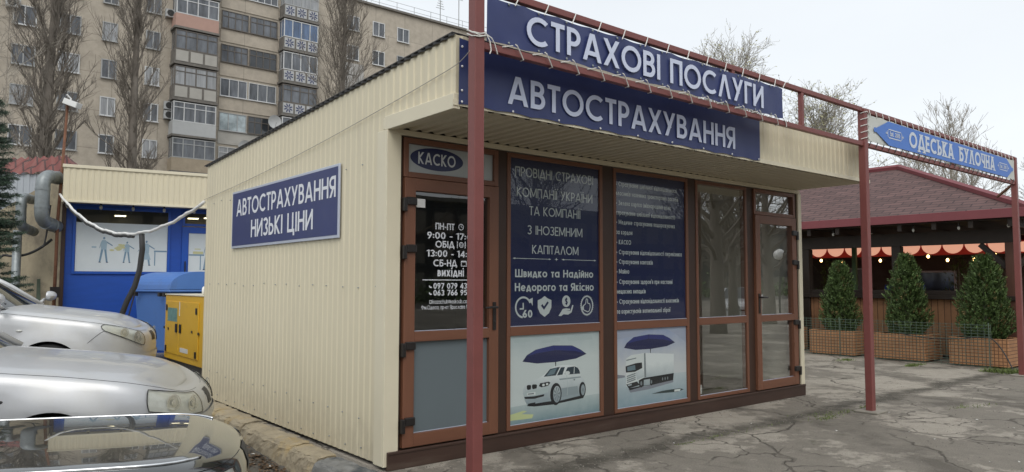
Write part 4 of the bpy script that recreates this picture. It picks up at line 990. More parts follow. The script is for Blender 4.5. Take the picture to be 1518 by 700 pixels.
def car(name, label, pm, nose, head, p):
    hw, Lc, zb = p.get('hw', .87), p.get('L', 4.5), p.get('zb', .2)
    root = thing(name, label, 'car', (nose[0], nose[1], p.get('z0', LOW)), head, 'cars parked beside the kiosk')
    nn = p.get('n', 2.7); a = p.get('a', .62)
    half = []
    for i in range(30):
        th = math.pi/2*i/29; half.append((-a*(1-math.cos(th)**(2/nn)), -hw*math.sin(th)**(2/nn)))
    NS = 90
    for i in range(1, NS): half.append((lerp(-a, -(Lc-a), i/NS), -hw))
    for i in range(30):
        th = math.pi/2*(29-i)/29; half.append((-(Lc-a)-a*math.cos(th)**(2/nn) if False else -Lc+a*(1-math.cos(th)**(2/nn)), -hw*math.sin(th)**(2/nn)))
    # arc length and normals
    ss = [0.0]
    for (x0, y0), (x1, y1) in zip(half, half[1:]): ss.append(ss[-1]+math.hypot(x1-x0, y1-y0))
    def nrm(i):
        (x0, y0), (x1, y1) = half[max(0, i-1)], half[min(len(half)-1, i+1)]
        if i == 0: return (1.0, 0.0)
        if i == len(half)-1: return (-1.0, 0.0)
        d = math.hypot(x1-x0, y1-y0) or 1; return (-(y1-y0)/d, (x1-x0)/d)
    nr = [nrm(i) for i in range(len(half))]
    zt_tab = sorted(p['zt'])
    def zt(x): 
        return sum(interp(x+e, zt_tab) for e in (-.08, -.04, 0, .04, .08))/5
    OFF = p.get('off', [(0, .115), (.015, .075), (.035, .045), (.065, .024), (.11, .010), (.17, .004), (.25, 0), (.45, 0), (.55, .01), (.80, .07)])
    def spt(i, z):
        x, y = half[i]; Z = zt(x); fr = max(0, 1+x/.6) if x > -.6 else 0
        o = interp(Z-z, OFF)*(1+p.get('rake', .7)*fr)
        return Vector((x-nr[i][0]*o, y-nr[i][1]*o, z))
    def S(s, zr):
        i = 0
        while i < len(ss)-2 and ss[i+1] < s: i += 1
        t = (s-ss[i])/(ss[i+1]-ss[i]); x = lerp(half[i][0], half[i+1][0], t); Z = zt(x)
        return spt(i, Z-zr).lerp(spt(i+1, Z-zr), t)
    tops = [0, .015, .035, .065, .11, .17, .25]
    ar = p.get('ar', .35); axles = (p.get('xf', -.90), p.get('xf', -.90)-p.get('wb', 2.65)); zw = p.get('zw', .31)
    body = MB()
    NZ = 12
    for side in (1, -1):
        rows = []
        for i in range(len(half)):
            Z = zt(half[i][0]); col = [spt(i, Z-q) for q in tops]
            z1 = Z-.25
            col += [spt(i, lerp(z1, zb, k/NZ)) for k in range(1, NZ+1)]
            rows.append(col)
        dead = {}
        for i, c in enumerate(rows):
            for j, v in enumerate(c):
                for xw in axles:
                    dd = math.hypot(v.x-xw, v.z-zw)
                    if half[i][1] < -hw*.80 and dd < ar+.17:
                        v.y -= .030*max(0, 1-max(0, dd-ar)/.17)**.8
                    if half[i][1] < -hw*.80 and dd < ar:
                        dead[(i, j)] = xw
        keep = []
        for i in range(len(rows)-1):
            for j in range(len(rows[0])-1):
                q = [(i, j), (i+1, j), (i+1, j+1), (i, j+1)]
                if all(k in dead for k in q): continue
                keep.append(q)
        used = {k for q in keep for k in q}
        for k in used:
            if k in dead:
                v = rows[k[0]][k[1]]; xw = dead[k]; dx, dz = v.x-xw, v.z-zw; d = math.hypot(dx, dz) or 1
                v.x = xw+dx/d*ar; v.z = zw+dz/d*ar
        idx = {}
        for k in sorted(used):
            v = rows[k[0]][k[1]]; idx[k] = len(body.v); body.v.append((v.x, v.y*side, v.z))
        for q in keep:
            f = tuple(idx[k] for k in q); body.f.append(f if side < 0 else f[::-1]); body.mi.append(0)
    # hood and boot lid
    hi = [i for i in range(len(half)) if half[i][0] > p['cowl']]
    ridge = p.get('ridge', 0.0)
    def patch(ids, crown):
        pts = [spt(i, zt(half[i][0])) for i in ids]; nv = 36; b0 = len(body.v)
        for q in pts:
            for k in range(nv+1):
                v = k/nv; t = 2*v-1; f = min(1, abs(q.y)/hw*1.15)
                zz = q.z+crown*f*(1-abs(t)**2.6) + ridge*f*(math.exp(-((abs(t)-.86)/.05)**2))
                body.v.append((q.x + .0*t, q.y*(1-2*v), zz))
        for i in range(len(pts)-1):
            for k in range(nv):
                body.f.append((b0+i*(nv+1)+k, b0+(i+1)*(nv+1)+k, b0+(i+1)*(nv+1)+k+1, b0+i*(nv+1)+k+1)); body.mi.append(0)
    patch(hi, p.get('crown', .05))
    patch([i for i in range(len(half)) if half[i][0] < -(Lc-.75)], .02)
    cy = spt(hi[-1], zt(half[hi[-1]][0]))
    # roof
    yt = hw-.27; x0r, x1r, zr = p['cowl']-.75, -(Lc-1.25), p.get('roof', 1.43)
    def roof(u, v):
        t = 2*v-1; return (lerp(x0r, x1r, u)+.10*(1-t*t)*(1-2*u), yt*t*(1-.04*abs(2*u-1)), zr-.02*abs(2*u-1)**2+.035*(1-t*t))
    body.grid(roof, 14, 14)
    bo = body.build('body', pm, root, local=True, smooth=True, weld=True)
    # glasshouse
    gl = MB(); yb2 = hw-.13; xb0, xb1 = p['cowl']-.02, -(Lc-.72); zb0, zb1 = zt(p['cowl'])+.01, zt(xb1)+.01
    gl.grid(lambda u, v: (lerp(xb0+.10*(1-(2*v-1)**2), x0r+.10*(1-(2*v-1)**2), u), lerp(yb2, yt, u)*(2*v-1), lerp(zb0+.03*(1-(2*v-1)**2), zr-.02+.035*(1-(2*v-1)**2), u)), 8, 14)
    gl.grid(lambda u, v: (lerp(xb1-.08*(1-(2*v-1)**2), x1r-.10*(1-(2*v-1)**2), u), lerp(yb2, yt*.96, u)*(2*v-1), lerp(zb1, zr-.02+.035*(1-(2*v-1)**2), u)), 8, 14)
    for s in (1, -1):
        gl.grid(lambda u, v: (lerp(lerp(xb0, xb1, v), lerp(x0r, x1r, v), u), s*lerp(yb2, yt*(1-.04*abs(2*v-1)), u), lerp(lerp(zb0, zb1, v), zr-.02*abs(2*v-1)**2, u)), 6, 12)
    gl.build('window_glass', 'car_glass', root, local=True, smooth=True)
    for s in (1, -1):
        xm = -(Lc*.50)
        for P_, r_, in (([(xb0+.02, s*yb2, zb0), (lerp(xb0, x0r, .5)+.01, s*lerp(yb2, yt, .5), lerp(zb0, zr, .52)), (x0r, s*yt*.97, zr-.02)], .035), ([(xb1, s*yb2, zb1), (x1r, s*yt*.95, zr-.02)], .05), ([(xm, s*(yb2+.004), .95), (xm-.03, s*(yt+.004), zr-.012)], .028)):
            pl = MB(); pl.tube(P_, r_, 8); pl.build('pillar', pm, root, local=True, smooth=True)
    # cowl with wipers
    cw = MB()
    cw.grid(lambda u, v: (lerp(p['cowl']+.035, p['cowl']-.14, u), (cy.y*-1-.0)*(2*v-1)*.99, zt(p['cowl'])+.004+.045*(1-(2*v-1)**2)*(1-u)+.012*u), 3, 20)
    cw.build('cowl', 'plastic', root, local=True)
    wp = MB()
    for s in (-.55, .12): wp.tube([(p['cowl']-.03, s, zb0+.055), (p['cowl']-.10, s+.02, zb0+.075), (p['cowl']-.17, s+.50, zb0+.085)], .009, 6)
    wp.build('wiper', 'plastic', root, local=True)
    for s in (1, -1):
        mm = MB(); xm = p['cowl']-p.get('mir', .38); mm.tube([(xm-.02, s*(hw-.12), zt(xm)+.04), (xm, s*(hw+.02), zt(xm)+.09)], .022, 6)
        mm.grid(lambda u, v: (xm+.03+.085*math.cos(2*math.pi*u)*math.sin(math.pi*v)**.6*(1 if math.cos(2*math.pi*u) > 0 else .2), s*(hw+.13+.145*(-math.cos(math.pi*v))), zt(xm)+.135+.072*math.sin(2*math.pi*u)*math.sin(math.pi*v)**.35), 14, 10)
        mm.build('wing_mirror', pm, root, local=True, smooth=True)
    # wheels and wells
    for xw in axles:
        for s in (1, -1):
            w = MB(); b0 = len(w.v)
            N = 28; yc = s*(hw-.10); rt_ = p.get('rt', .315)
            prof = [(rt_-.09, -.10), (rt_-.02, -.105), (rt_, -.08), (rt_, .08), (rt_-.02, .105), (rt_-.09, .10)]
            for rr, yy in prof:
                for k in range(N): w.v.append((xw+rr*math.cos(2*math.pi*k/N), yc+yy, zw-.0+rr*math.sin(2*math.pi*k/N)))
            for i in range(len(prof)-1):
                for k in range(N): w.f.append((b0+i*N+k, b0+i*N+(k+1) % N, b0+(i+1)*N+(k+1) % N, b0+(i+1)*N+k)); w.mi.append(0)
            wo = w.build('wheel', 'tyre', root, local=True, smooth=True)
            r_ = MB(); ys = yc+s*.085
            for k in range(5):
                a0 = 2*math.pi*k/5; r_.beam((xw+.04*math.cos(a0), ys, zw+.04*math.sin(a0)), (xw+(rt_-.1)*math.cos(a0), ys, zw+(rt_-.1)*math.sin(a0)), .02, .075, upv=(0, 1, 0))
            r_.tube([(xw, ys-.03*s, zw), (xw, ys+.012*s, zw)], .06, 12)
            for k in range(24):
                a0, a1 = 2*math.pi*k/24, 2*math.pi*(k+1)/24
                r_.beam((xw+(rt_-.09)*math.cos(a0), ys, zw+(rt_-.09)*math.sin(a0)), (xw+(rt_-.09)*math.cos(a1), ys, zw+(rt_-.09)*math.sin(a1)), .03, .02, upv=(0, 1, 0))
            r_.build('rim', 'rim', wo, local=True)
            l_ = MB()
            l_.grid(lambda u, v: (xw+(ar+.012)*math.cos(math.pi*(1.12*u-.06)), s*lerp(hw-.015, hw-.42, v), zw+(ar+.012)*math.sin(math.pi*(1.12*u-.06))), 20, 2)
            l_.face([(xw+(ar+.012)*math.cos(math.pi*k/12), s*(hw-.42), zw+(ar+.012)*math.sin(math.pi*k/12)) for k in range(13)])
            l_.build('wheel_well', 'well', root, local=True)
    # lamps
    for s in (-1, 1):
        (s0, s1, ra, rb, rc, rd) = p['lamp']       # from s0 to s1: top/bottom zrel at s0, then at s1
        def lp(u, v, o):
            a_, b_ = 2*u-1, 2*v-1; K = p.get('lampK', .14); u = .5+.5*lerp(a_, a_*math.sqrt(1-b_*b_/2), K); v = .5+.5*lerp(b_, b_*math.sqrt(1-a_*a_/2), K)
            uu = u; sv = lerp(s0, s1, uu); top = lerp(ra, rc, uu**1.1); bot = lerp(rb, rd, uu); e = .10*math.sin(math.pi*uu)
            q = S(sv, lerp(top, bot, v)); i = min(range(len(ss)), key=lambda k: abs(ss[k]-sv)); n = Vector((nr[i][0], nr[i][1], .25)).normalized()
            q = q+n*o; return (q.x, q.y*-s, q.z)
        hb = MB(); hb.grid(lambda u, v: lp(u, v, .003), 16, 10); ho = hb.build('headlight', 'lamp_base', root, local=True, smooth=True)
        for fu, rr in p.get('bowls', ((.30, .062), (.64, .05))):
            q = MB(); c = Vector(lp(fu, .5, .008)); i = min(range(len(ss)), key=lambda k: abs(ss[k]-lerp(s0, s1, fu))); n = Vector((nr[i][0], nr[i][1]*-s, .05)).normalized(); tx = Vector((-n.y, n.x, 0)).normalized()
            for ra_, rb_, dn in ((rr, rr*.82, .006), (rr*.82, rr*.35, -.002), (rr*.35, .001, .008)):
                b0 = len(q.v)
                for R_ in ((ra_), (rb_)):
                    for k in range(20): q.v.append(tuple(c+n*(dn+.006)+tx*R_*math.cos(k*math.pi/10)+Vector((0, 0, 1))*R_*math.sin(k*math.pi/10)))
                for k in range(20): q.f.append((b0+k, b0+(k+1) % 20, b0+20+(k+1) % 20, b0+20+k)); q.mi.append(0)
            q.build('reflector', 'lamp_bowl', ho, local=True)
        hl = MB(); hl.grid(lambda u, v: lp(u, v, .022), 16, 10); hl.build('lens', 'lens', ho, local=True, smooth=True)
        hr = MB(); pts = [lp(k/16, 0, .014) for k in range(17)] + [lp(1, k/8, .014) for k in range(1, 9)] + [lp(1-k/16, 1, .014) for k in range(1, 17)] + [lp(0, 1-k/8, .014) for k in range(1, 9)]
        hr.tube(pts, .0038, 6, cap=False); hr.build('lamp_seal', 'gap', ho, local=True)
    if p.get('trim'):                          # added bright strips standing in for sky glints on the bonnet edges
        for s in (1, -1):
            q = MB(); P_ = []
            for k in range(len(half)):
                if half[k][0] > p['cowl']+.01 and ss[k] > p['trim'] and half[k][0] > p['cowl'] and half[k][1] < 0 and k < len(half)//2:
                    v = spt(k, zt(half[k][0])-.012); P_.append((v.x, v.y*-s, v.z+.004))
            q.tube(P_, .0055, 8); q.build('bonnet_moulding', 'chrome', root, local=True, smooth=True)
    # shut lines
    gp = MB()
    for s in (1, -1):
        fl = lambda q: (q.x, q.y*-s, q.z)
        xs = [i for i in range(len(half)) if ss[i] > p['lamp'][0]*.3 and half[i][0] > p['cowl']-.02]
        gp.tube([fl(spt(i, zt(half[i][0])-p.get('shut', .030))+Vector((nr[i][0], nr[i][1], .6)).normalized()*.0012) for i in xs], .0015, 5)
        i0 = next(i for i in range(len(half)) if half[i][0] < axles[0]+ar*.84); zz0 = zw+ar*.55
        bl = [i for i in range(len(half)) if ss[i] > p['lamp'][1]-.06 and i <= i0]
        gp.tube([fl(spt(i, lerp(zt(half[i][0])-p['lamp'][5]-.005, zz0+.04, (k/(max(1, len(bl)-1)))**1.2))+Vector((nr[i][0], nr[i][1], 0))*.001) for k, i in enumerate(bl)], .003, 5)
        j = next(i for i in range(len(half)) if half[i][0] < axles[0]-ar-.12)
        gp.tube([fl(spt(j, z)+Vector((0, -.001, 0))) for z in [lerp(zb+.08, zt(half[j][0])-.01, k/14) for k in range(15)]], .003, 5)
    gp.build('shut_line', 'gap', root, local=True)
    # grille, bumper intake, indicator, handles
    gr_ = MB()
    gr_.grid(lambda u, v: (lambda q: (q.x+.004, q.y*(1 if u < .5 else 1), q.z))(Vector((S(abs(2*u-1)*p['lamp'][0]*.25, lerp(.05, .17, v)).x, (1 if u > .5 else -1)*abs(S(abs(2*u-1)*p['lamp'][0]*.25, lerp(.05, .17, v)).y), S(abs(2*u-1)*p['lamp'][0]*.25, lerp(.05, .17, v)).z))), 20, 6)
    gr_.build('grille', 'plastic', root, local=True)
    st = MB()
    z0s, z1s = p.get('strip', (.47, .53))
    ids = [i for i in range(len(half)) if ss[i] < p.get('strip_to', 1.0)]
    for s in (1, -1):
        rows = [[(lambda q: (q.x+nr[i][0]*.012, (q.y+nr[i][1]*.012)*-s, q.z))(spt(i, z)) for z in (z0s, z1s)] for i in ids]
        for a_, b_ in zip(rows, rows[1:]): st.face([a_[0], b_[0], b_[1], a_[1]])
    st.build('bumper_strip', p.get('strip_mat', 'plastic'), root, local=True, smooth=True)
    for s in (1, -1):
        ii = next(i for i in range(len(half)) if half[i][0] < axles[0]-.30); q = spt(ii, zt(half[ii][0])-.22); b = MB(); b.ell((q.x, q.y*-s*1.004, q.z), (.036, .010, .014), 12, 8); b.build('side_repeater', 'plastic' if p.get('rep') is None else p['rep'], root, local=True, smooth=True)
        for xh in (-2.35, -3.2):
            b = MB(); b.tube([(xh, s*(hw+.004), .80), (xh-.03, s*(hw+.032), .805), (xh-.15, s*(hw+.032), .805), (xh-.18, s*(hw+.004), .80)], .013, 6); b.build('door_handle', pm, root, local=True, smooth=True)
    return root

H1 = R(-22)
car('parked_car', 'silver saloon car with a long headlight, between the dark bonnet and the paler car', 'silver1', (-.84, 1.50), H1,
    dict(z0=-.135, hw=.89, L=4.8, a=.64, n=2.6, zt=[(0, .72), (-.10, .765), (-.25, .815), (-.5, .87), (-.9, .925), (-1.66, 1.0), (-2.5, 1.0), (-4.1, 1.0), (-4.8, .93)], cowl=-1.66, roof=1.48, strip_mat='silver1', crown=.055, off=[(0, .13), (.015, .085), (.035, .055), (.065, .034), (.11, .018), (.17, .008), (.25, 0), (.38, .007), (.45, .002), (.55, .01), (.80, .07)], lamp=(.40, .99, .035, .20, .055, .215), bowls=((.28, .066), (.66, .062)), xf=-.98, ar=.355, shut=.028))
car('parked_car', 'pale silver crossover car with slanted headlight, farthest of the parked cars', 'silver2', (-.30, 5.75), H1,
    dict(z0=.0, hw=.90, L=4.65, a=.66, n=2.5, zt=[(0, .83), (-.10, .88), (-.25, .925), (-.5, .975), (-.9, 1.03), (-1.55, 1.11), (-2.5, 1.12), (-3.9, 1.14), (-4.65, 1.05)], cowl=-1.55, mir=.02, crown=.05, lampK=.45, lamp=(.44, 1.08, .045, .25, .030, .115), bowls=((.25, .075), (.58, .055)), xf=-1.02, ar=.385, zw=.35, rt=.35, zb=.26, roof=1.62, shut=.035, strip_mat='silver2', rep='lamp_base'))
car('parked_car', 'glossy dark car whose bonnet mirrors the kiosk, nearest of the parked cars', 'dark_paint', (-1.56, -1.43), R(-20),
    dict(hw=.70, L=3.9, a=.46, n=2.5, zt=[(0, .915), (-.10, .922), (-.4, .930), (-.9, .938), (-1.5, .946), (-2.5, .95), (-3.4, .95), (-3.9, .9)], cowl=-1.55, crown=.010, lamp=(.40, .78, .07, .20, .08, .20), xf=-.80, wb=2.35, ar=.32, rt=.29, zw=.29, shut=.05, rake=.25, trim=.52,
         off=[(0, .130), (.014, .082), (.032, .050), (.06, .026), (.11, .010), (.2, .002), (.25, 0), (.45, 0), (.6, .015), (.8, .07)]))


# ================================================================== BLUE BAKERY KIOSK (behind, left)
M['blue_wall'] = mat('blue_board', (.010, .075, .40), .45, var=.10, vscale=2.5, vstretch=(1, 1, 5), bump=.15, bscale=12)
M['blue_frame'] = mat('blue_frame', (.012, .085, .43), .35, var=.05)
M['beige_wall'] = mat('stained_beige_wall', (.33, .28, .19), .85, var=.2, vscale=2, dirt=(.12, .10, .075), dscale=1.4, dlo=.45, dhi=.7)
M['film_white'] = mat('pale_window_film', (.66, .71, .72), .4, var=.05)
M['bak_fig'] = mat('print_blue_grey', (.17, .28, .38), .45)
M['bak_fig2'] = mat('print_pale_blue', (.33, .45, .53), .45)
M['bak_yel'] = mat('print_pale_yellow', (.56, .55, .30), .45)
M['warm_lamp'] = mat('lit_lamp', (.9, .8, .6), .5, emit=(1, .82, .55), estr=5)
BK = Vector((-.60, 11.45, 0)); BA = R(-9); bu = Vector((math.cos(BA), math.sin(BA), 0)); bv = Vector((-math.sin(BA), math.cos(BA), 0))
bk = thing('bakery_kiosk', 'blue bakery kiosk with a cream corrugated fascia and filmed windows', 'kiosk', BK, BA)
# local coordinates: x along front, y into the building, z up
def lb_(name, m, parent, x0, x1, y0, y1, z0, z1, bevel=0): b = MB(); b.box(x0, x1, y0, y1, z0, z1); return b.build(name, m, parent, local=True, bevel=bevel)
b = MB()
b.box(0, 4.6, .02, .14, LOW, 1.60); b.box(0, .12, .02, .14, 1.60, 3.02); b.box(1.86, 2.08, .02, .14, 1.60, 3.02); b.box(2.98, 3.20, .02, .14, 1.60, 3.02)
b.box(.12, 1.86, .02, .14, 2.93, 3.02); b.box(3.2, 4.6, .02, .14, 1.60, 3.02); b.box(2.08, 2.98, .02, .14, 2.94, 3.02)
b.build('front_wall', 'blue_wall', bk, local=True, bevel=.004)
b = MB(); b.box(.06, 4.5, .9, .95, LOW, 3.0); b.box(.06, 4.5, .15, .9, LOW, 1.0); b.build('interior', mat('bakery_interior', (.20, .19, .16), .7), bk, local=True)
lb_('side_wall', 'beige_wall', bk, -.05, 0, .0, 4, LOW, 3.35); lb_('back_wall', 'beige_wall', bk, 0, 4.6, 3.9, 4, LOW, 3.35); lb_('side_wall', 'beige_wall', bk, 4.6, 4.65, 0, 4, LOW, 3.35)
lb_('corner_post', 'dbrown', bk, -.07, .0, -.04, -.001, LOW, 3.0)
b = MB(); corr(b, (-.05, -.62, 0), (1, 0, 0), 4.9, lambda u: 2.965, lambda u: 3.62, (0, 0, 1), (0, -1, 0)); corr(b, (-.05, .3, 0), (0, -1, 0), .92, lambda u: 2.965, lambda u: 3.62, (0, 0, 1), (-1, 0, 0)); b.build('fascia', 'cream', bk, local=True)
b = MB(); b.box(-.075, 4.9, -.65, -.615, 3.60, 3.66); b.box(-.075, 4.9, -.645, -.625, 2.945, 2.985); b.box(-.075, -.045, -.614, .3, 3.60, 3.66); b.build('fascia_trim', 'cream_trim', bk, local=True, bevel=.004)
lb_('soffit', 'soffit', bk, -.04, 4.85, -.61, .02, 2.985, 3.0); lb_('roof', 'black_trim', bk, -.04, 4.85, -.60, 4.0, 3.50, 3.56)
win = lb_('window', 'blue_frame', bk, .12, .121, .02, .021, 1.6, 1.601)
b = MB(); frame(b, .12, 1.86, 1.60, 2.93, -.012, .05, .05, 0, 0); b.build('frame', 'blue_frame', win, local=True, bevel=.004)
b = MB(); b.face([(.17, .018, 1.65), (1.81, .018, 1.65), (1.81, .018, 2.88), (.17, .018, 2.88)]); b.build('pane', 'glass_dark', win, local=True)
def person_print(mb, cx, z0, s, pose, yy):
    f = lambda pts, mi: mb.face([(cx+x*s, yy-.0004*mi, z0+z*s) for x, z in pts], mi)
    f([(-.02, .92), (.02, .93), (.045, .97), (.03, 1.02), (-.02, 1.02), (-.04, .97)], 0)                     # head
    f([(-.10, .52), (.10, .52), (.11, .80), (.06, .90), (-.06, .90), (-.11, .80)], 1)                       # trunk
    if pose == 'dress': f([(-.08, .55), (.08, .55), (.17, .24), (-.15, .24)], 1)
    f([(-.09, .54), (-.01, .54), (-.10, .02), (-.16, .02)], 0); f([(.01, .54), (.09, .54), (.15, .02), (.09, .02)], 0)
    f([(.08, .86), (.11, .78), (.30, .66), (.31, .70)], 0); f([(-.08, .86), (-.11, .78), (-.16 if pose != 'dress' else -.32, .55), (-.13 if pose != 'dress' else -.30, .60)], 0)
    f([(-.17, .0), (-.08, .0), (-.10, .03), (-.16, .03)], 2); f([(.09, .0), (.18, .0), (.15, .03), (.09, .03)], 2)
fp = ['bak_fig', 'bak_fig2', 'navy']
fm = thing('window_film', 'pale film with printed bakers covering the wide bakery window', 'window film', BK, BA, 'printed films of the bakery kiosk')
b = MB(); b.box(.175, 1.805, .010, .0155, 1.655, 2.62); b.build('sheet', 'film_white', fm, local=True)
b = MB()
for a_ in ((.66, 1.83, .50, 'walk', .009), (1.07, 1.83, .42, 'walk', .009), (1.42, 1.78, .50, 'dress', .009)): b = MB(); person_print(b, *a_); b.build('baker_print', fp, fm, local=True)
b = MB()
b.face([(1.56, .009, 2.06), (1.80, .009, 2.06), (1.80, .009, 2.09), (1.56, .009, 2.09)], 0); b.face([(1.57, .0088, 1.78), (1.59, .0088, 1.78), (1.59, .0088, 2.06), (1.57, .0088, 2.06)], 0)
b.face([(.45, .009, 2.12), (.53, .009, 2.12), (.53, .009, 2.15), (.45, .009, 2.15)], 1)
b.build('counter_print', fp, fm, local=True)
b = MB(); rr = random.Random(2)
for k in range(9): cx_, cz_ = .90+rr.uniform(-.11, .11), 2.13+rr.uniform(-.06, .06); b.face([(cx_+.045*math.cos(a_*.7), .0089-.0001*k, cz_+.02*math.sin(a_*.7)) for a_ in range(9)])
b.build('bread_print', 'bak_yel', fm, local=True)
dr = lb_('door', 'blue_frame', bk, 2.08, 2.98, -.01, .0, .62, .64)
b = MB(); frame(b, 2.08, 2.98, .62, 2.60, -.012, .05, .13, 0, 0); frame(b, 2.08, 2.98, 2.62, 2.94, -.006, .05, .05, 0, 0); b.box(2.21, 2.85, .0, .05, .75, 1.55); b.build('leaf', 'blue_frame', dr, local=True, bevel=.004)
b = MB(); b.face([(2.13, .018, 2.67), (2.93, .018, 2.67), (2.93, .018, 2.89), (2.13, .018, 2.89)]); b.build('pane', 'glass_dark', dr, local=True)
for z in (2.42, 2.02, 1.5): lb_('hinge', 'hardware', dr, 2.93, 3.03, -.04, -.013, z-.045, z+.045, .005)
lb_('handle', 'hardware', dr, 2.135, 2.16, -.07, -.045, 1.60, 1.88, .006)
fm2 = thing('window_film', 'pale film with a printed baker at a counter on the bakery door', 'window film', BK, BA, 'printed films of the bakery kiosk')
b = MB(); b.box(2.215, 2.845, .006, .012, 1.56, 2.47); b.build('sheet', 'film_white', fm2, local=True)
b = MB(); person_print(b, 2.60, 1.70, .60, 'walk', .005); b.face([(2.22, .005, 2.00), (2.52, .005, 2.00), (2.52, .005, 2.03), (2.22, .005, 2.03)], 0); b.face([(2.44, .0048, 1.70), (2.46, .0048, 1.70), (2.46, .0048, 2.0), (2.44, .0048, 2.0)], 0); b.build('baker_print', fp, fm2, local=True)
b = MB(); b.face([(2.30, .005, 2.035), (2.50, .005, 2.035), (2.50, .005, 2.09), (2.30, .005, 2.09)]); b.face([(2.33, .005, 2.13), (2.45, .005, 2.13), (2.45, .005, 2.15), (2.33, .005, 2.15)]); b.build('bread_print', 'bak_yel', fm2, local=True)
fm3 = thing('window_film', 'narrow strip of pale film right of the bakery door', 'window film', BK, BA, 'printed films of the bakery kiosk')
b = MB(); b.box(3.25, 4.4, .008, .0185, 1.66, 2.70); b.build('sheet', 'film_white', fm3, local=True)
b = MB(); b.face([(3.5, .0072, 2.0), (3.9, .0072, 2.0), (3.9, .0072, 2.2), (3.5, .0072, 2.2)]); b.build('bakers_print', 'bak_fig2', fm3, local=True)
for i, (x, yy, z) in enumerate(((.95, .55, 2.82), (2.35, .55, 2.83), (2.68, .55, 2.85))):
    lp = thing('ceiling_lamp', 'lit flat lamp glowing behind the bakery window glass', 'lamp', BK, BA, 'lit lamps inside the bakery'); q = lb_('diffuser', 'warm_lamp', lp, x-.10, x+.10, yy-.08, yy+.08, z-.012, z); q = lb_('housing', 'white_plastic', lp, x-.115, x+.115, yy-.095, yy+.095, z+.001, z+.02)
for i in range(6):
    x = .02+i*.56; lp = thing('hanging_bulb', 'unlit bulb hanging under the bakery canopy', 'bulb', BK+bu*x+bv*(-.33)+Vector((0, 0, 2.98)), 0, 'bulbs under the bakery canopy')
    b = MB(); b.tube([(0, 0, 0), (0, 0, -.05)], .018, 8); b.build('socket', 'hardware', lp, local=True); b = MB(); b.ell((0, 0, -.085), (.03, .03, .042), 10, 8); b.build('bulb', mat('bulb_glass', (.45, .45, .40), .1), lp, local=True, smooth=True)

# beige side shed with ducts, pipe, red roof behind
sh = thing('beige_shed', 'stained beige wall of a shed left of the blue bakery kiosk', 'shed', (-1.2, 13, 0))
b = MB(); d0 = BK+bv*.0; c0 = Vector((-.66, 11.49, 0)); c1 = Vector((-1.75, 13.6, 0)); e_ = (c1-c0).normalized(); n_ = Vector((-e_.y, e_.x, 0))
b.hexa([(c0.x, c0.y, LOW), (c0.x+.1, c0.y+.08, LOW), (c1.x+.1, c1.y+.08, LOW), (c1.x, c1.y, LOW), (c0.x, c0.y, 3.56), (c0.x+.1, c0.y+.08, 3.56), (c1.x+.1, c1.y+.08, 2.75), (c1.x, c1.y, 2.75)])
b.build('wall', 'beige_wall', sh)
b = MB()
for k, (t, z0, z1) in enumerate(((.2, LOW, 1.5), (.38, LOW, 1.7), (.55, LOW, 1.4), (.7, LOW, 1.8))):
    q = c0.lerp(c1, t); b.beam((q.x-.06, q.y, z0), (q.x-.05+.12*(k % 2), q.y+.1, z1), .09, .04)
b.build('batten', mat('old_green_paint', (.10, .13, .095), .8, var=.4), sh)
ws2 = thing('grey_shed', 'grey ribbed metal shed with a red tiled roof behind the ducts', 'shed', (-1.8, 17, 0))
b = MB(); corr(b, (-2.6, 19.1, 0), (.78, -.62, 0), 3.6, lambda u: LOW, lambda u: 4.24, (0, 0, 1), (-.39, -.92, 0), pitch=.16, depth=.02); b.build('wall', mat('grey_sheet', (.40, .43, .46), .5, var=.08), ws2)
M['red_tile'] = brick_mat('red_metal_tile', (.20, .055, .045), (.17, .05, .042), (.06, .02, .018), .30, .28, .02, .5, axes=(0, 1), bump=.8)
b = MB()
rr_ = [(-1.5, 18.12, 4.25), (.27, 16.72, 4.27), (.16, 17.3, 4.78), (-.95, 18.2, 4.70)]
def rf(u, v):
    a_ = Vector(rr_[0]).lerp(Vector(rr_[1]), u); c_ = Vector(rr_[3]).lerp(Vector(rr_[2]), u); q = a_.lerp(c_, v); return (q.x, q.y, q.z+.035*math.sin(u*46)*.8+.02*(v*12 % 1))
b.grid(rf, 120, 36); b.face([(.27, 16.72, 4.27), (.9, 17.5, 4.27), (.16, 17.3, 4.78)]); b.build('roof', 'red_tile', ws2)
def duct(pts, r, label):
    t = thing('vent_duct', label, 'duct', pts[0], 0, 'metal ducts beside the bakery')
    # rounded elbows
    out = []
    P_ = [Vector(p) for p in pts]
    for i, p in enumerate(P_):
        if 0 < i < len(P_)-1:
            a_ = (P_[i-1]-p).normalized(); c_ = (P_[i+1]-p).normalized()
            for k in range(5):
                t2 = k/4; out.append(p + a_*r*1.5*(1-t2)**2 + c_*r*1.5*t2**2)
        else: out.append(p)
    b = MB(); b.tube(out, r, 18); b.build('pipe', 'zinc', t, smooth=True)
    b = MB()
    for i in range(len(P_)-1):
        d_ = (P_[i+1]-P_[i]); L_ = d_.length; d_.normalize()
        for k in (.30, .7): q = P_[i]+d_*L_*k; b = MB(); b.tube([q-d_*.02, q+d_*.02], r*1.06, 18); b.build('collar', 'zinc', t)
    pass
duct([(-.70, 11.35, 3.44), (-1.06, 10.98, 3.42), (-1.06, 10.98, 2.58), (-.76, 11.35, 2.50)], .122, 'thick galvanised duct bending down beside the bakery wall')
duct([(-1.12, 11.75, 3.03), (-1.36, 11.22, 3.02), (-1.36, 11.22, 2.48), (-1.10, 11.6, 2.40)], .088, 'thinner galvanised duct bend left of the thick duct')
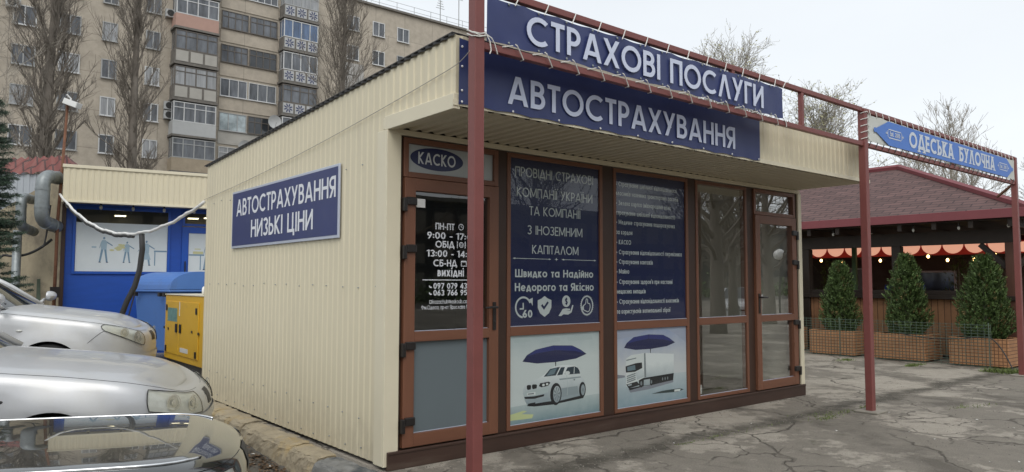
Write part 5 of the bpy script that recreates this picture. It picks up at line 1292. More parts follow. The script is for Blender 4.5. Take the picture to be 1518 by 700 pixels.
dp = thing('drain_pipe', 'grey vertical pipe standing below the thinner duct', 'pipe', (-1.36, 11.62, LOW)); b = MB(); b.tube([(-1.36, 11.62, LOW), (-1.36, 11.62, 2.42)], .075, 12); b.build('pipe', 'zinc', dp, smooth=True); b = MB(); b.tube([(-1.36, 11.62, 1.2), (-1.36, 11.62, 1.26)], .085, 12); b.build('clamp', 'rust', dp)
# rusty pole with a white floodlight
rp = thing('rusty_pole', 'thin rusty pole with a white floodlight rising behind the bakery corner', 'pole', (-.78, 11.2, LOW))
b = MB(); b.tube([(-.78, 11.2, LOW), (-.77, 11.22, 2.6), (-.68, 11.25, 4.9)], [.034, .030, .024], 10); b.build('mast', 'rust', rp, smooth=True)
fl = MB(); fl.beam((-.72, 11.2, 4.93), (-.52, 11.02, 4.83), .17, .11); fl.tube([(-.68, 11.25, 4.85), (-.64, 11.15, 4.98), (-.72, 11.1, 5.04)], .018, 6); fl.build('floodlight', 'white_plastic', rp, bevel=.012)
b = MB(); b.box(-.86, -.70, 11.10, 11.16, 1.15, 1.35); b.build('clip', 'hardware', rp)

# hose and cables
hz = thing('white_hose', 'white corrugated hose sagging between the bakery and the cream kiosk', 'hose', (-.6, 11, 3.1))
def sagline(p0, p1, sag, n=40, jit=0.0, seed=0):
    p0, p1 = Vector(p0), Vector(p1); r_ = random.Random(seed); out = []
    for i in range(n+1):
        t = i/n; q = p0.lerp(p1, t); q.z -= sag*4*t*(1-t); q.z += jit*math.sin(i*.9+seed)+jit*.6*math.sin(i*2.3); out.append(q)
    return out
HP = sagline((-.78, 11.0, 3.10), (-.02, 4.66, 2.47), .57, 60, .008, 3)
b = MB(); b.tube(HP, [.020+.003*(i % 2) for i in range(len(HP))], 10); b.build('hose', 'white_plastic', hz, smooth=True)
b = MB(); b.tube([q+Vector((0, .02, -.035)) for q in HP[4:38]], .022, 8); b.build('cable', 'wire_dark', hz, smooth=True)
bh = thing('black_hose', 'black hose hanging from the white hose down past the blue bin', 'hose', tuple(HP[40]))
q = HP[40]; b = MB(); b.tube([q+Vector(v) for v in ((0, 0, -.02), (.02, .02, -.25), (.0, .05, -.55), (-.05, .10, -.80), (-.13, .18, -1.02), (-.19, .24, -1.25), (-.20, .25, -1.6), (-.21, .25, -2.2), (-.21, .26, -2.45))], .040, 10); b.build('hose', 'wire_dark', bh, smooth=True)
b = MB(); b.tube([q+Vector(v) for v in ((-.02, .05, -.6), (-.05, .12, -.95), (-.12, .2, -1.35), (-.14, .22, -1.75), (-.15, .23, -2.4))], .010, 6); b.build('cord', 'wire_dark', bh)
cb_ = thing('wall_cable', 'thin cable running along the cream side wall to the left post', 'cable', (-.02, 2, 2.7))
b = MB(); b.tube(sagline((-.02, 4.66, 2.50), (-.022, -.85, 2.935), .05, 24) + sagline((-.03, -.93, 2.94), (-.04, YP+.02, 3.0), .01, 4), .0032, 6); b.build('cable', mat('grey_cable', (.42, .40, .36), .7), cb_)
lc_ = thing('loose_cable', 'dark cables looping on the shed wall beside the ducts', 'cable', (-1.2, 11.9, 2.2))
b = MB(); b.tube(sagline((-1.75, 12.0, 2.7), (-1.55, 11.9, 1.95), .28, 14)+sagline((-1.5, 11.9, 1.95), (-.85, 11.25, 2.25), .12, 14), .025, 6); b.tube(sagline((-.9, 11.2, 2.9), (-1.0, 11.2, 2.1), .2, 10), .015, 6); b.build('cable', 'wire_dark', lc_)

# ================================================================== GENERATOR, BIN, PLANT
M['yellow'] = mat('yellow_paint', (.74, .44, .028), .42, var=.05, dirt=(.40, .24, .06), dscale=3, dlo=.6, dhi=.9)
gn = thing('generator', 'yellow boxed diesel generator on a black base behind the kiosk', 'generator', (1.0, 7.3, 0))
X0, Y0, Y1 = .50, 6.05, 8.42
b = MB(); b.box(X0, 1.45, Y0, Y1, .17, 1.225); b.build('housing', 'yellow', gn, bevel=.012)
b = MB(); b.box(X0+.04, 1.41, Y0+.05, Y1-.05, .0, .165); b.build('base', 'plastic', gn, bevel=.008)
b = MB(); b.box(X0-.012, 1.46, Y0-.012, Y1+.012, 1.228, 1.246); b.build('lid', 'cream_trim', gn, bevel=.004)
def gy(px): return lerp(Y1, 6.30, (px-243)/65.0)
ym = 7.55
b = MB()
for ya, yb2 in ((ym+.008, Y1-.06), (Y0+.45, ym-.008)): b.box(X0-.014, X0-.001, ya, yb2, .27, 1.13)
b.build('door_panel', 'yellow', gn, bevel=.006)
b = MB()
for yy, zz in ((Y1-.16, 1.02), (Y1-.16, .34), (Y0+.55, 1.00), (Y0+.55, .34)): bx('hinge', 'hardware', gn, X0-.026, X0-.0145, yy-.035, yy+.035, zz-.05, zz+.05, .004)
b = MB()
for yy in (ym+.10, ym-.12): bx('latch', 'hardware', gn, X0-.032, X0-.0145, yy-.045, yy+.045, .63, .77, .005)
for yy, zz in ((Y1-.03, .68), (Y1-.28, .67), (Y0+.75, .68), (Y0+.42, .67)): bx('latch', 'hardware', gn, X0-.024, X0-.0145, yy-.03, yy+.03, zz-.02, zz+.02, .004)
b = MB(); b.box(X0-.017, X0-.0145, ym+.09, Y1-.22, .80, 1.02); b.build('label_plate', mat('decal_teal', (.16, .30, .26), .4, var=.4, vscale=12), gn)
b = MB(); b.box(X0-.017, X0-.0145, ym-.06, ym-.02, .90, 1.13); b.build('label_strip', 'white_plastic', gn); b = MB(); b.box(X0-.017, X0-.0145, ym-.55, ym-.12, .33, .40); b.build('label_strip', 'white_plastic', gn)
b = MB(); b.tube([(1.0+.055*math.cos(2*math.pi*k/20)*.5-.3, 7.0+.055*math.cos(2*math.pi*k/20), 1.305+.055*math.sin(2*math.pi*k/20)) for k in range(21)], .018, 8, cap=False); b.build('lifting_ring', 'white_plastic', gn, smooth=True)
M['bin'] = mat('blue_plastic', (.085, .205, .54), .42, var=.06, dirt=(.09, .17, .40), dscale=3, dlo=.55, dhi=.8)
bn = thing('waste_bin', 'large blue wheeled waste container with a domed lid', 'bin', (1.05, 9.62, 0), R(103)); bn.scale = (1, 1, .9)
b = MB()
b.hexa([(-.60, -.45, .22), (.60, -.45, .22), (.60, .45, .22), (-.60, .45, .22), (-.67, -.53, 1.40), (.67, -.53, 1.40), (.67, .53, 1.40), (-.67, .53, 1.40)])
b.box(-.72, .72, -.58, .58, 1.401, 1.455)
for x in (-.55, -.2, .2, .55): b.box(x-.02, x+.02, -.60, -.50, .3, 1.40)
b.build('body', 'bin', bn, local=True, bevel=.02)
b = MB(); b.grid(lambda u, v: (lerp(-.72, .72, u), -.57*math.cos(math.pi*v)*(1 if True else 1), 1.46+.36*math.sin(math.pi*v)**.8), 16, 18)
for x in (-.72, .72): b.face([(x, -.57*math.cos(math.pi*k/18), 1.46+.36*math.sin(math.pi*k/18)**.8) for k in range(19)])
b.build('lid', 'bin', bn, local=True, smooth=False, bevel=.01)
b = MB()
for x in (-.62, -.45, .45): b.box(x-.04, x+.04, .585, .64, 1.32, 1.40)
b.box(-.735, -.722, -.3, .3, 1.30, 1.38); b.build('lid_catch', 'hardware', bn, local=True, bevel=.008)
for x in (-.5, .5):
    for yy in (-.36, .36): b = MB(); b.tube([(x-.03, yy, .1), (x+.03, yy, .1)], .1, 16); b.build('wheel', 'tyre', bn, local=True)
b = MB(); b.tube([(-.735, -.25, 1.30), (-.80, -.25, 1.27), (-.80, .25, 1.27), (-.735, .25, 1.30)], .018, 8); b.build('handle', 'bin', bn, local=True)
pb = thing('plant_box', 'low dark box with a small green bush beside the generator', 'planter', (.12, 8.9, LOW))
b = MB(); frame(b, -.35, .36, LOW, .28, 8.55, 9.0, .04, 0, 0); b.box(-.35, .36, 8.55, 9.0, LOW, .22); b.build('box', mat('dark_box', (.03, .028, .026), .8), pb, bevel=.01)
M['bush'] = mat('bush_leaf', (.07, .12, .030), .6, island=.5)
b = MB(); lr = random.Random(21)
for i in range(900):
    x, yy, zz = lr.gauss(-.02, .11), lr.gauss(8.75, .10), .26+abs(lr.gauss(0, .17)); s = lr.uniform(.012, .026); v = Vector((lr.uniform(-1, 1), lr.uniform(-1, 1), lr.uniform(-.5, 1))).normalized(); a_ = v.orthogonal().normalized()*s*.5; v *= s; p = Vector((x, yy, zz)); b.face([p-v, p+a_, p+v, p-a_])
b.build('bush', 'bush', pb)

# ================================================================== APARTMENT BLOCK
M['facade'] = brick_mat('panel_facade', (.44, .39, .32), (.415, .368, .302), (.31, .275, .228), 3.1, 2.71, .03, .9, bump=.2, offset=0.0, var=.20)
M['facade_l'] = mat('pale_cladding', (.42, .41, .39), .9, var=.08)
M['pvc'] = mat('white_pvc', (.58, .59, .59), .4, var=.08)
M['oldwood'] = mat('old_wood_frame', (.13, .115, .10), .7, var=.2)
M['grey_frame'] = mat('grey_frame', (.36, .37, .37), .6, var=.1)
M['pane_d'] = mat('window_pane_dark', (.035, .04, .046), .10, spec=.7, var=.4, vscale=.6)
M['pane_c'] = mat('window_pane_curtained', (.30, .31, .32), .25, var=.35, vscale=1.6, vstretch=(3, 1, .2))
M['pane_m'] = mat('window_pane_mixed', (.12, .13, .145), .12, var=.7, vscale=1.1, vstretch=(2, 1, .4))
M['pane_l'] = mat('window_pane_bright', (.34, .40, .42), .06, var=.7, vscale=1.2, spec=.9)
M['pane_b'] = mat('window_pane_blue', (.10, .15, .25), .15, var=.6, vscale=1.4, vstretch=(3, 1, .3))
M['ledge'] = mat('balcony_slab', (.17, .158, .142), .9, var=.3)
M['bal_grey'] = mat('balcony_grey_panel', (.40, .385, .35), .85, var=.12, vscale=1.2)
M['bal_pink'] = mat('balcony_pink_plaster', (.44, .285, .235), .9, var=.06)
M['bal_white'] = mat('balcony_white_panel', (.44, .45, .45), .7, var=.06)
M['bal_wood'] = mat('balcony_wood_panel', (.36, .30, .22), .8, var=.15)
M['orn_blue'] = mat('ornament_blue', (.045, .055, .13), .7)
YF = 53.0
ap = thing('apartment_block', 'taupe panel apartment block with glazed balconies rising behind the kiosk', 'apartment block', (20, YF+6, 0))
b = MB(); b.box(-26, 25.2, YF, YF+13, 0, 26.9); b.build('wall', 'facade', ap)
b = MB(); b.box(25.2, 78, YF+1.2, YF+13, 0, 26.9); b.build('wall', 'facade', ap)
b = MB(); b.box(-26.2, 25.25, YF-.22, YF+13, 26.902, 27.10); b.box(25.252, 78.2, YF+.95, YF+13, 26.902, 27.10); b.build('roof_edge', 'ledge', ap)
def win_unit(x0, x1, z0, z1, y, fm='pvc', pm_='pane_d', nx=2, transom=False, parent=ap, sill=True, fw_=.07, depth=.10):
    f = MB(); frame(f, x0, x1, z0, z1, y-.06, y+depth, fw_, 0, 0)
    for k in range(1, nx): xx = lerp(x0, x1, k/nx); f.box(xx-fw_*.5, xx+fw_*.5, y-.055, y+depth, z0+fw_, z1-fw_)
    if transom: f.box(x0+fw_, x1-fw_, y-.05, y+depth, lerp(z0, z1, .68)-.03, lerp(z0, z1, .68)+.03)
    if sill: f.box(x0-.06, x1+.06, y-.16, y-.062, z0-.05, z0)
    o = f.build('window', fm, parent)
    b = MB()
    for k in range(nx):
        xa, xb_ = lerp(x0, x1, k/nx)+fw_*.4, lerp(x0, x1, (k+1)/nx)-fw_*.4; e = rnd.uniform(-.012, .012)
        b.face([(xa, y-.015+e, z0+fw_*.5), (xb_, y-.015-e, z0+fw_*.5), (xb_, y-.015-e*.4, z1-fw_*.5), (xa, y-.015+e*.4, z1-fw_*.5)])
    b.build('pane', pm_, o)
    return o
ST = 2.71; Z0 = 11.2                           # window row centre of a visible floor
wr = random.Random(4)
rows = [Z0+ST*k for k in range(-1, 6)]
for x, wd in ((-6.2, 1.5), (-2.0, 1.2), (2.25, 1.35), (4.9, 1.3), (7.36, .98), (10.2, 1.0)):
    for z in rows:
        win_unit(x-wd/2, x+wd/2, z-.68, z+.68, YF-.02, wr.choice(('pvc', 'pvc', 'grey_frame')), wr.choice(('pane_d', 'pane_m', 'pane_m', 'pane_c')))
for x, wd in ((27.0, 1.2), (29.6, 1.25), (32.2, 1.3), (41.5, 1.2)):
    for z in rows[1:]:
        win_unit(x-wd/2, x+wd/2, z-.60, z+.75, YF+1.18, wr.choice(('pvc', 'pvc', 'grey_frame')), wr.choice(('pane_d', 'pane_m', 'pane_c')))
b = MB(); b.box(26.0, 28.1, YF+1.12, YF+1.19, Z0+ST*3-1.7, Z0+ST*4-.9); b.build('cladding', 'facade_l', ap)
# loggia strips
for k, z in enumerate(rows):
    for j, (xa, xb_) in enumerate(((15.10, 17.20), (17.32, 19.55))):
        st_ = {5: ('oldwood', 'pane_m', 4, True), 4: ('oldwood', 'pane_d' if j else 'pane_m', 4, True), 3: ('pvc', 'pane_m', 3, False), 2: ('grey_frame', 'pane_l', 3, False) if j == 0 else ('oldwood', 'pane_d', 4, True), 1: ('pvc', 'pane_c', 3, True)}.get(k-0, ('grey_frame', 'pane_c', 4, True))
        if k == 6: st_ = ('pvc', 'pane_m', 4, False)
        win_unit(xa, xb_, z-.62, z+.80, YF-.03, st_[0], st_[1], st_[2], st_[3], fw_=.055)
    b = MB(); b.box(15.02, 19.62, YF-.07, YF-.002, z-1.70, z-.68); b.build('parapet', 'facade' if k != 2 else 'bal_grey', ap)
# left balcony stack
XA, XB, PR = 11.45, 14.55, 1.15
kinds = {0: ('bal_wood', 'oldwood', 'pane_m'), 1: ('bal_wood', 'grey_frame', 'pane_m'), 2: ('bal_white', 'pvc', 'pane_m'), 3: ('bal_grey', 'oldwood', 'pane_c'), 4: ('bal_grey', 'oldwood', 'pane_m'), 5: ('bal_pink', 'pvc', 'pane_m'), 6: ('bal_grey', 'pvc', 'pane_m')}
def balcony(xa, xb_, zf, pr, pk, fk, gk, ornament=False, bays=4, trans=True):
    bl = MB(); bl.box(xa-.08, xb_+.08, YF-pr-.08, YF+.0-.003, zf-.16, zf); o = bl.build('balcony', 'ledge', ap)
    p = MB(); p.box(xa, xb_, YF-pr, YF-pr+.08, zf+.003, zf+.98); p.box(xa, xa+.08, YF-pr+.08, YF-.003, zf+.003, zf+.98); p.box(xb_-.08, xb_, YF-pr+.08, YF-.003, zf+.003, zf+.98)
    p.build('parapet', 'ledge' if (pk == 'bal_grey' or ornament) else pk, o)
    w = MB(); frame(w, xa+.02, xb_-.02, zf+.985, zf+2.46, YF-pr-.01, YF-pr+.07, .07, 0, 0)
    for k in range(1, bays): xx = lerp(xa, xb_, k/bays); w.box(xx-.035, xx+.035, YF-pr-.01, YF-pr+.07, zf+1.05, zf+2.39)
    if trans: w.box(xa+.09, xb_-.09, YF-pr-.005, YF-pr+.06, zf+2.0, zf+2.06)
    for xx in (xa+.02, xb_-.09):
        w.box(xx, xx+.07, YF-pr+.5, YF-pr+.57, zf+.985, zf+2.46); w.box(xx, xx+.07, YF-pr+.07, YF-.003, zf+.985, zf+1.05); w.box(xx, xx+.07, YF-pr+.07, YF-.003, zf+2.39, zf+2.46)
    w.build('glazing_frame', fk, o)
    g_ = MB()
    for k in range(bays): g_.face([(lerp(xa, xb_, k/bays)+.04, YF-pr+.03+wr.uniform(-.015, .015), zf+1.02), (lerp(xa, xb_, (k+1)/bays)-.04, YF-pr+.03+wr.uniform(-.015, .015), zf+1.02), (lerp(xa, xb_, (k+1)/bays)-.04, YF-pr+.03, zf+2.42), (lerp(xa, xb_, k/bays)+.04, YF-pr+.03, zf+2.42)])
    for xx in (xa+.05, xb_-.05): g_.face([(xx, YF-pr+.06, zf+1.0), (xx, YF-.02, zf+1.0), (xx, YF-.02, zf+2.42), (xx, YF-pr+.06, zf+2.42)])
    g_.build('pane', gk, o)
    if pk in ('bal_grey',) or ornament:
        q = MB()
        for k in range(3):
            x0_, x1_ = lerp(xa, xb_, k/3)+.08, lerp(xa, xb_, (k+1)/3)-.08
            q.box(x0_, x1_, YF-pr-.03, YF-pr-.002, zf+.10, zf+.90)
        q.build('parapet_panel', 'bal_white' if ornament else 'bal_grey', o)
    if ornament:
        for k in range(3):
            q = MB(); cx_, cz_ = lerp(xa, xb_, (k+.5)/3), zf+.50
            for j in range(8):
                a_ = R(45*j+22.5); c_, s_2 = math.cos(a_), math.sin(a_)
                def rp_(r, t): return (cx_+r*c_-t*s_2, YF-pr-.033-.0005*j, cz_+r*s_2+t*c_)
                q.face([rp_(.04, 0), rp_(.20, .058), rp_(.36, .045), rp_(.39, 0), rp_(.36, -.045), rp_(.20, -.058)])
            q.build('star_ornament', 'orn_blue', o)
    return o
for k in range(7):
    zf = Z0+ST*(k-1)-1.62+.05; balcony(XA, XB, zf, PR, *kinds[k])
for k in range(7):
    zf = Z0+ST*(k-1)-1.50; fk = ('pvc', 'pvc', 'pvc', 'oldwood', 'pvc', 'pvc', 'grey_frame')[k]; gk = ('pane_m', 'pane_m', 'pane_m', 'pane_m', 'pane_m', 'pane_b', 'pane_c')[k]
    balcony(19.75, 22.75, zf, .95, 'bal_grey', fk, gk, True, 4, fk != 'pvc')
balcony(36.0-.9, 37.4, 22.9-1.5, -.2, 'oldwood', 'oldwood', 'pane_d')
# roof aerials and rail
b = MB()
for x in [26+1.9*k for k in range(20)]: b.tube([(x, YF+1.5, 27.1), (x, YF+1.5, 28.0)], .025, 4)
for z in (27.55, 28.0): b.tube([(25.5, YF+1.5, z), (66, YF+1.5, z)], .02, 4)
b.build('roof_rail', 'grey_frame', ap)
def aerial(x, h, lab):
    t = thing('roof_aerial', lab, 'aerial', (x, YF+3, 27.1)); b = MB(); b.tube([(x, YF+3, 27.1), (x, YF+3, 27.1+h)], .05, 5); b.build('mast', 'grey_frame', t)
    b = MB()
    for k in range(4): z = 27.1+h*(.72+.08*k); b.tube([(x-.5+.08*k, YF+3, z), (x+.5-.08*k, YF+3, z)], .03, 4)
    b.build('element', 'grey_frame', t)
aerial(37.6, 3.1, 'shorter branched aerial on the apartment roof'); aerial(39.9, 5.2, 'taller thin aerial on the apartment roof')
def aircon(x, z, lab):
    t = thing('air_conditioner', lab, 'air conditioner', (x, YF-.2, z), 0, 'air conditioners on the apartment wall')
    b = MB(); b.box(x-.42, x+.42, YF-.42, YF-.12, z-.30, z+.30); b.build('casing', 'bal_white', t, bevel=.02); b = MB(); ring(b, x-.08, z, .25, .04, YF-.425, 20); ring(b, x-.08, z, .14, .03, YF-.425, 16); b.face([(x-.08+.24*math.cos(R(a_)), YF-.4225, z+.24*math.sin(R(a_))) for a_ in range(0, 360, 20)]); b.build('fan_grille', 'wire_dark', t)
    b = MB(); b.beam((x-.35, YF-.12, z-.33), (x-.35, YF-.002, z-.33), .05, .05); b.beam((x+.35, YF-.12, z-.33), (x+.35, YF-.002, z-.33), .05, .05); b.build('bracket', 'grey_frame', t)
aircon(1.55, 19.95, 'air conditioner high on the far left of the apartment wall'); aircon(.2, 16.2, 'air conditioner low at the far left edge of the apartment wall')
aircon(11.35, 21.55, 'air conditioner beside the pink balcony on the apartment wall'); aircon(11.45, 14.55, 'upper one of two stacked air conditioners left of the balconies'); aircon(11.45, 13.85, 'lower one of two stacked air conditioners left of the balconies'); aircon(24.0, 14.6, 'air conditioner right of the star patterned balconies')
def dish(x, z, lab, r=.55):
    t = thing('satellite_dish', lab, 'satellite dish', (x, YF-.7, z), 0, 'satellite dishes on the apartment wall'); b = MB()
    b.grid(lambda u, v: (x+r*v*math.cos(2*math.pi*u), YF-.75-.16*(v*v), z+r*v*math.sin(2*math.pi*u)), 22, 5); b.build('reflector_bowl', 'bal_white', t, smooth=True)
    b = MB(); b.tube([(x, YF-.74, z), (x, YF-.05, z-.2)], .03, 6); b.tube([(x, YF-.9, z-r), (x, YF-1.25, z-.1)], .02, 5); b.build('arm', 'grey_frame', t)
dish(19.2, 14.35, 'upper right white dish on the apartment wall'); dish(16.9, 12.0, 'lower left white dish on the apartment wall'); 

# ================================================================== BARE TREES
def bare_tree(name, label, x, y, H, trunk_r, crown_w, n1, upright, seed, m='bark', z0=0.0, group=None, start=.12, twig=5, buds=None, tube_min=.006, sub=5, thin=.42):
    r_ = random.Random(seed)
    t = thing(name, label, 'tree', (x, y, z0), 0, group)
    tr = MB(); pts = []; N = 12
    for i in range(N+1):
        q = i/N; pts.append(Vector((x+.18*trunk_r*8*math.sin(q*3+seed)*q*.5, y+.12*trunk_r*8*math.cos(q*2.4+seed)*q*.5, z0+H*.93*q)))
    rs = [trunk_r*(1-.93*(i/N)**.8)+.012 for i in range(N+1)]
    tr.tube(pts, rs, 9); tr.build('trunk', m, t, smooth=True)
    cr = MB(); bd = MB()
    def at(q): k = q*N; i = min(int(k), N-1); return pts[i].lerp(pts[i+1], k-i), lerp(rs[i], rs[i+1], k-i)
    def grow(p, d, ln, rad, lev):
        k = 5 if lev == 1 else 4; P_ = [p]; dd = d.copy()
        for i in range(k):
            dd = (dd+Vector((r_.gauss(0, .16), r_.gauss(0, .16), r_.gauss(0, .10)+upright*(.16 if lev == 1 else .10)))).normalized(); P_.append(P_[-1]+dd*ln/k)
        cr.tube(P_, [max(tube_min*.7, rad*(1-.8*i/k)) for i in range(k+1)], 5 if lev == 1 else 3, cap=False)
        if lev < 3:
            n = sub+1 if lev == 1 else twig
            for j in range(n):
                q = r_.uniform(.2, 1)*k; i = min(int(q), k-1); pp = P_[i].lerp(P_[i+1], q-i); ax = (P_[i+1]-P_[i]).normalized()
                sd_ = Vector((r_.gauss(0, 1), r_.gauss(0, 1), r_.gauss(0, 1))); sd_ = (sd_-ax*sd_.dot(ax)).normalized()
                nd = (ax*(.55+upright*.5)+sd_*r_.uniform(.4, .9)+Vector((0, 0, upright*.35))).normalized()
                grow(pp, nd, ln*r_.uniform(.30, .55), max(tube_min, rad*.42), lev+1)
        elif buds:
            for j in range(1 if r_.random() < .55 else 2):
                pp = P_[r_.randint(1, k)]; s = r_.uniform(.03, .07); v = Vector((r_.uniform(-1, 1), r_.uniform(-1, 1), r_.uniform(-.3, 1))).normalized(); a_ = v.orthogonal().normalized()*s*.45; v *= s; bd.face([pp, pp+v*.6+a_, pp+v*1.3, pp+v*.6-a_])
    for j in range(n1):
        q = start+(.97-start)*(j+r_.random())/n1; p, rad = at(q); a_ = j*2.4+r_.uniform(-.5, .5)
        env = crown_w*(math.sin(math.pi*min(1, (q-start*.6)/(1-start*.6)*.86+.12))**.7)
        el = lerp(.35, 1.25, q) if upright < .6 else lerp(.75, 1.35, q)
        d = Vector((math.cos(a_)*math.cos(el), math.sin(a_)*math.cos(el), math.sin(el)))
        ln = env/max(.25, math.cos(el))*r_.uniform(.7, 1.15); ln = min(ln, H*.42*(1.1-q*.6))
        grow(p, d, ln, max(.02, rad*thin), 1)
    cr.build('crown', m, t)
    if buds: bd.build('buds', buds, t)
    return t
GP = 'bare poplars before the apartment block'
bare_tree('poplar_tree', 'leftmost dense bare poplar rising beside the thin rusty pole', 2.55, 42, 26, .50, 1.9, 96, 1.0, 11, group=GP, tube_min=.010, sub=9, twig=9, thin=.24, start=.05)
bare_tree('poplar_tree', 'tall bare poplar just left of the pink balcony stack', 6.95, 42.2, 27, .40, 1.7, 84, 1.0, 23, group=GP, tube_min=.010, sub=9, twig=9, thin=.24, start=.05)
bare_tree('poplar_tree', 'bare poplar right of the star patterned balconies, before the plain facade', 19.2, 40.4, 25, .40, 2.0, 92, 1.05, 37, group=GP, tube_min=.010, sub=9, twig=9, thin=.24, start=.05)
bare_tree('bare_tree', 'thin pale bare tree at the far left edge beside the poplar', -.8, 36, 15, .14, 2.2, 26, .5, 41, 'bark_pale', tube_min=.012)
M['buds'] = mat('spring_buds', (.33, .32, .17), .7, island=.4)
BG = 'budding trees behind the steel frame'
bare_tree('budding_tree', 'tall budding tree behind the kiosk roof, nearer the navy banner', 18.0, 9.2, 8.5, .19, 5.0, 84, .36, 51, 'bark_pale', buds='buds', tube_min=.0055, start=.18, sub=8, twig=6, thin=.46)
bare_tree('budding_tree', 'lower spreading budding tree behind the gap in the steel frame', 20.8, 7.4, 7.2, .16, 4.6, 78, .32, 63, 'bark_pale', buds='buds', tube_min=.0055, start=.18, sub=8, twig=6, thin=.46)
bare_tree('bare_tree', 'distant slim bare tree showing above the bakery banner', 57, 16.2, 13.4, .25, 2.2, 40, .9, 71, 'bark_pale', tube_min=.016)
for i, (x, y, h, lab) in enumerate(((33, 9.0, 7.6, 'far bare tree under the left end of the bakery banner'), (40, 9.2, 8.2, 'far bare tree under the middle of the bakery banner'), (44, 7.0, 7.4, 'far bare tree above the red roof hip'), (47, 4.6, 6.4, 'far bare tree under the right end of the bakery banner'))):
    bare_tree('bare_tree', lab, x, y, h, .16, 3.4, 34, .45, 80+i, 'bark_pale', tube_min=.012, start=.18)

# ================================================================== RESTAURANT PAVILION
M['shingle'] = brick_mat('maroon_shingle', (.142, .080, .074), (.098, .056, .052), (.045, .028, .029), .40, .15, .012, .85, axes=(1, 0), bump=.9, var=.25)
M['shingle2'] = brick_mat('maroon_shingle_side', (.142, .080, .074), (.098, .056, .052), (.045, .028, .029), .40, .15, .012, .85, axes=(0, 1), bump=.9, var=.25)
M['maroon'] = mat('maroon_board', (.20, .050, .058), .55, var=.08)
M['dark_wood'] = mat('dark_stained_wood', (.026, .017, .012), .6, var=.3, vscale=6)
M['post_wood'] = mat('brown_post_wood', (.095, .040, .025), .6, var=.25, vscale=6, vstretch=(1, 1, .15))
M['plank'] = brick_mat('wood_plank', (.40, .205, .100), (.30, .150, .075), (.08, .04, .022), .115, 8.0, .006, .6, axes=(1, 2), bump=.6, offset=0, var=.3)
pv = thing('restaurant_pavilion', 'open wooden pavilion with a maroon shingled hip roof right of the kiosk', 'pavilion', (15.5, 5, 0))
XE, XW, YR, YL, ZE = 11.9, 12.6, -1.0, 15.0, 2.74
AP = (15.5, 2.6, 4.22); AL = (15.5, 15.0, 4.22)
def roofslab(pts, name, m):
    b = MB(); b.prism([Vector(p) for p in pts], (0, 0, -.05)); return b.build(name, m, pv)
rfp = roofslab([(XE, YR, ZE), AP, AL, (XE, YL, ZE)], 'roof', 'shingle')
roofslab([(XE, YR-.0, ZE+.001), (19.1, YR, ZE+.001), AP], 'roof', 'shingle2'); roofslab([(19.1, YR, ZE), (19.1, YL, ZE), AL, AP], 'roof', 'shingle')
b = MB(); b.beam((XE-.03, YR-.03, ZE-.055), (XE-.03, YL, ZE-.055), .035, .16); b.beam((XE-.01, YR-.03, ZE-.055), (19.1, YR-.03, ZE-.055), .035, .16); b.build('eave_board', 'maroon', pv, bevel=.004)
b = MB(); b.tube([(XE, YR, ZE+.03), (AP[0], AP[1], AP[2]+.03)], .075, 6); b.tube([(AP[0], AP[1], AP[2]+.03), (AL[0], AL[1], AL[2]+.03)], .075, 6); b.build('ridge_cap', 'maroon', pv)
b = MB(); b.box(XE+.05, 19.0, YR+.05, YL, 2.585, 2.60)
b.build('ceiling', 'dark_wood', pv)
for k in range(13):
    yy = -.7+k*.62; q = MB(); q.box(XE+.06, 18.9, yy-.04, yy+.04, 2.46, 2.584); q.build('rafter', 'dark_wood', pv)
b = MB(); b.box(XW-.08, XW+.08, YR+.35, YL, 2.20, 2.455); b.build('beam', 'dark_wood', pv)
for yy in (-.52, 1.48, 3.42, 5.4, 7.4):
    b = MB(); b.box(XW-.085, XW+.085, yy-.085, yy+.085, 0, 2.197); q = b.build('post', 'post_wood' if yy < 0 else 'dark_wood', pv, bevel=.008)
    if yy > 0: continue
    b = MB(); b.beam((XW, yy+.08, 1.75), (XW, yy+.50, 2.18), .09, .09); b.beam((XW, yy-.08, 1.75), (XW, yy-.50, 2.18), .09, .09); b.build('brace', 'dark_wood', q)
b = MB(); b.box(XW-.03, XW+.03, YR+.45, YL, .08, 1.14); b.build('low_wall', 'plank', pv)
b = MB(); b.box(XW-.12, XW+.14, YR+.40, YL, 1.142, 1.225); b.box(XW-.05, XW+.05, YR+.45, YL, 1.226, 1.31); b.build('counter_rail', 'dark_wood', pv, bevel=.006)
b = MB(); b.box(18.85, 18.95, YR+.1, YL, 0, 2.58); b.box(12.7, 18.84, YL-.1, YL, 0, 2.58); b.box(12.7, 18.84, YR+.2, YL-.11, .02, .05)
b.build('inner_wall', mat('inner_wall', (.11, .09, .075), .8, var=.3), pv)
for yy, z0, z1, m in ((4.9, .9, 1.9, 'pane_c'), (6.9, .9, 2.0, 'pane_m'), (2.6, .9, 1.8, 'pane_d')):
    b = MB(); frame(b, 0, 1, z0, z1, 0, .05, .05, 0, 0); w_ = MB()
    for v in b.v: w_.v.append((18.84-v[1], yy+v[0]*1.1, v[2]))
    w_.f = b.f; w_.mi = b.mi; o = w_.build('window', 'pvc', pv); q = MB(); q.face([(18.83, yy+.05, z0+.05), (18.83, yy+1.05, z0+.05), (18.83, yy+1.05, z1-.05), (18.83, yy+.05, z1-.05)]); q.build('pane', m, o)
b = MB(); b.box(14.2, 14.28, 3.1, 3.19, .05, 2.45); b.build('green_post', mat('green_paint', (.13, .22, .10), .6), pv)
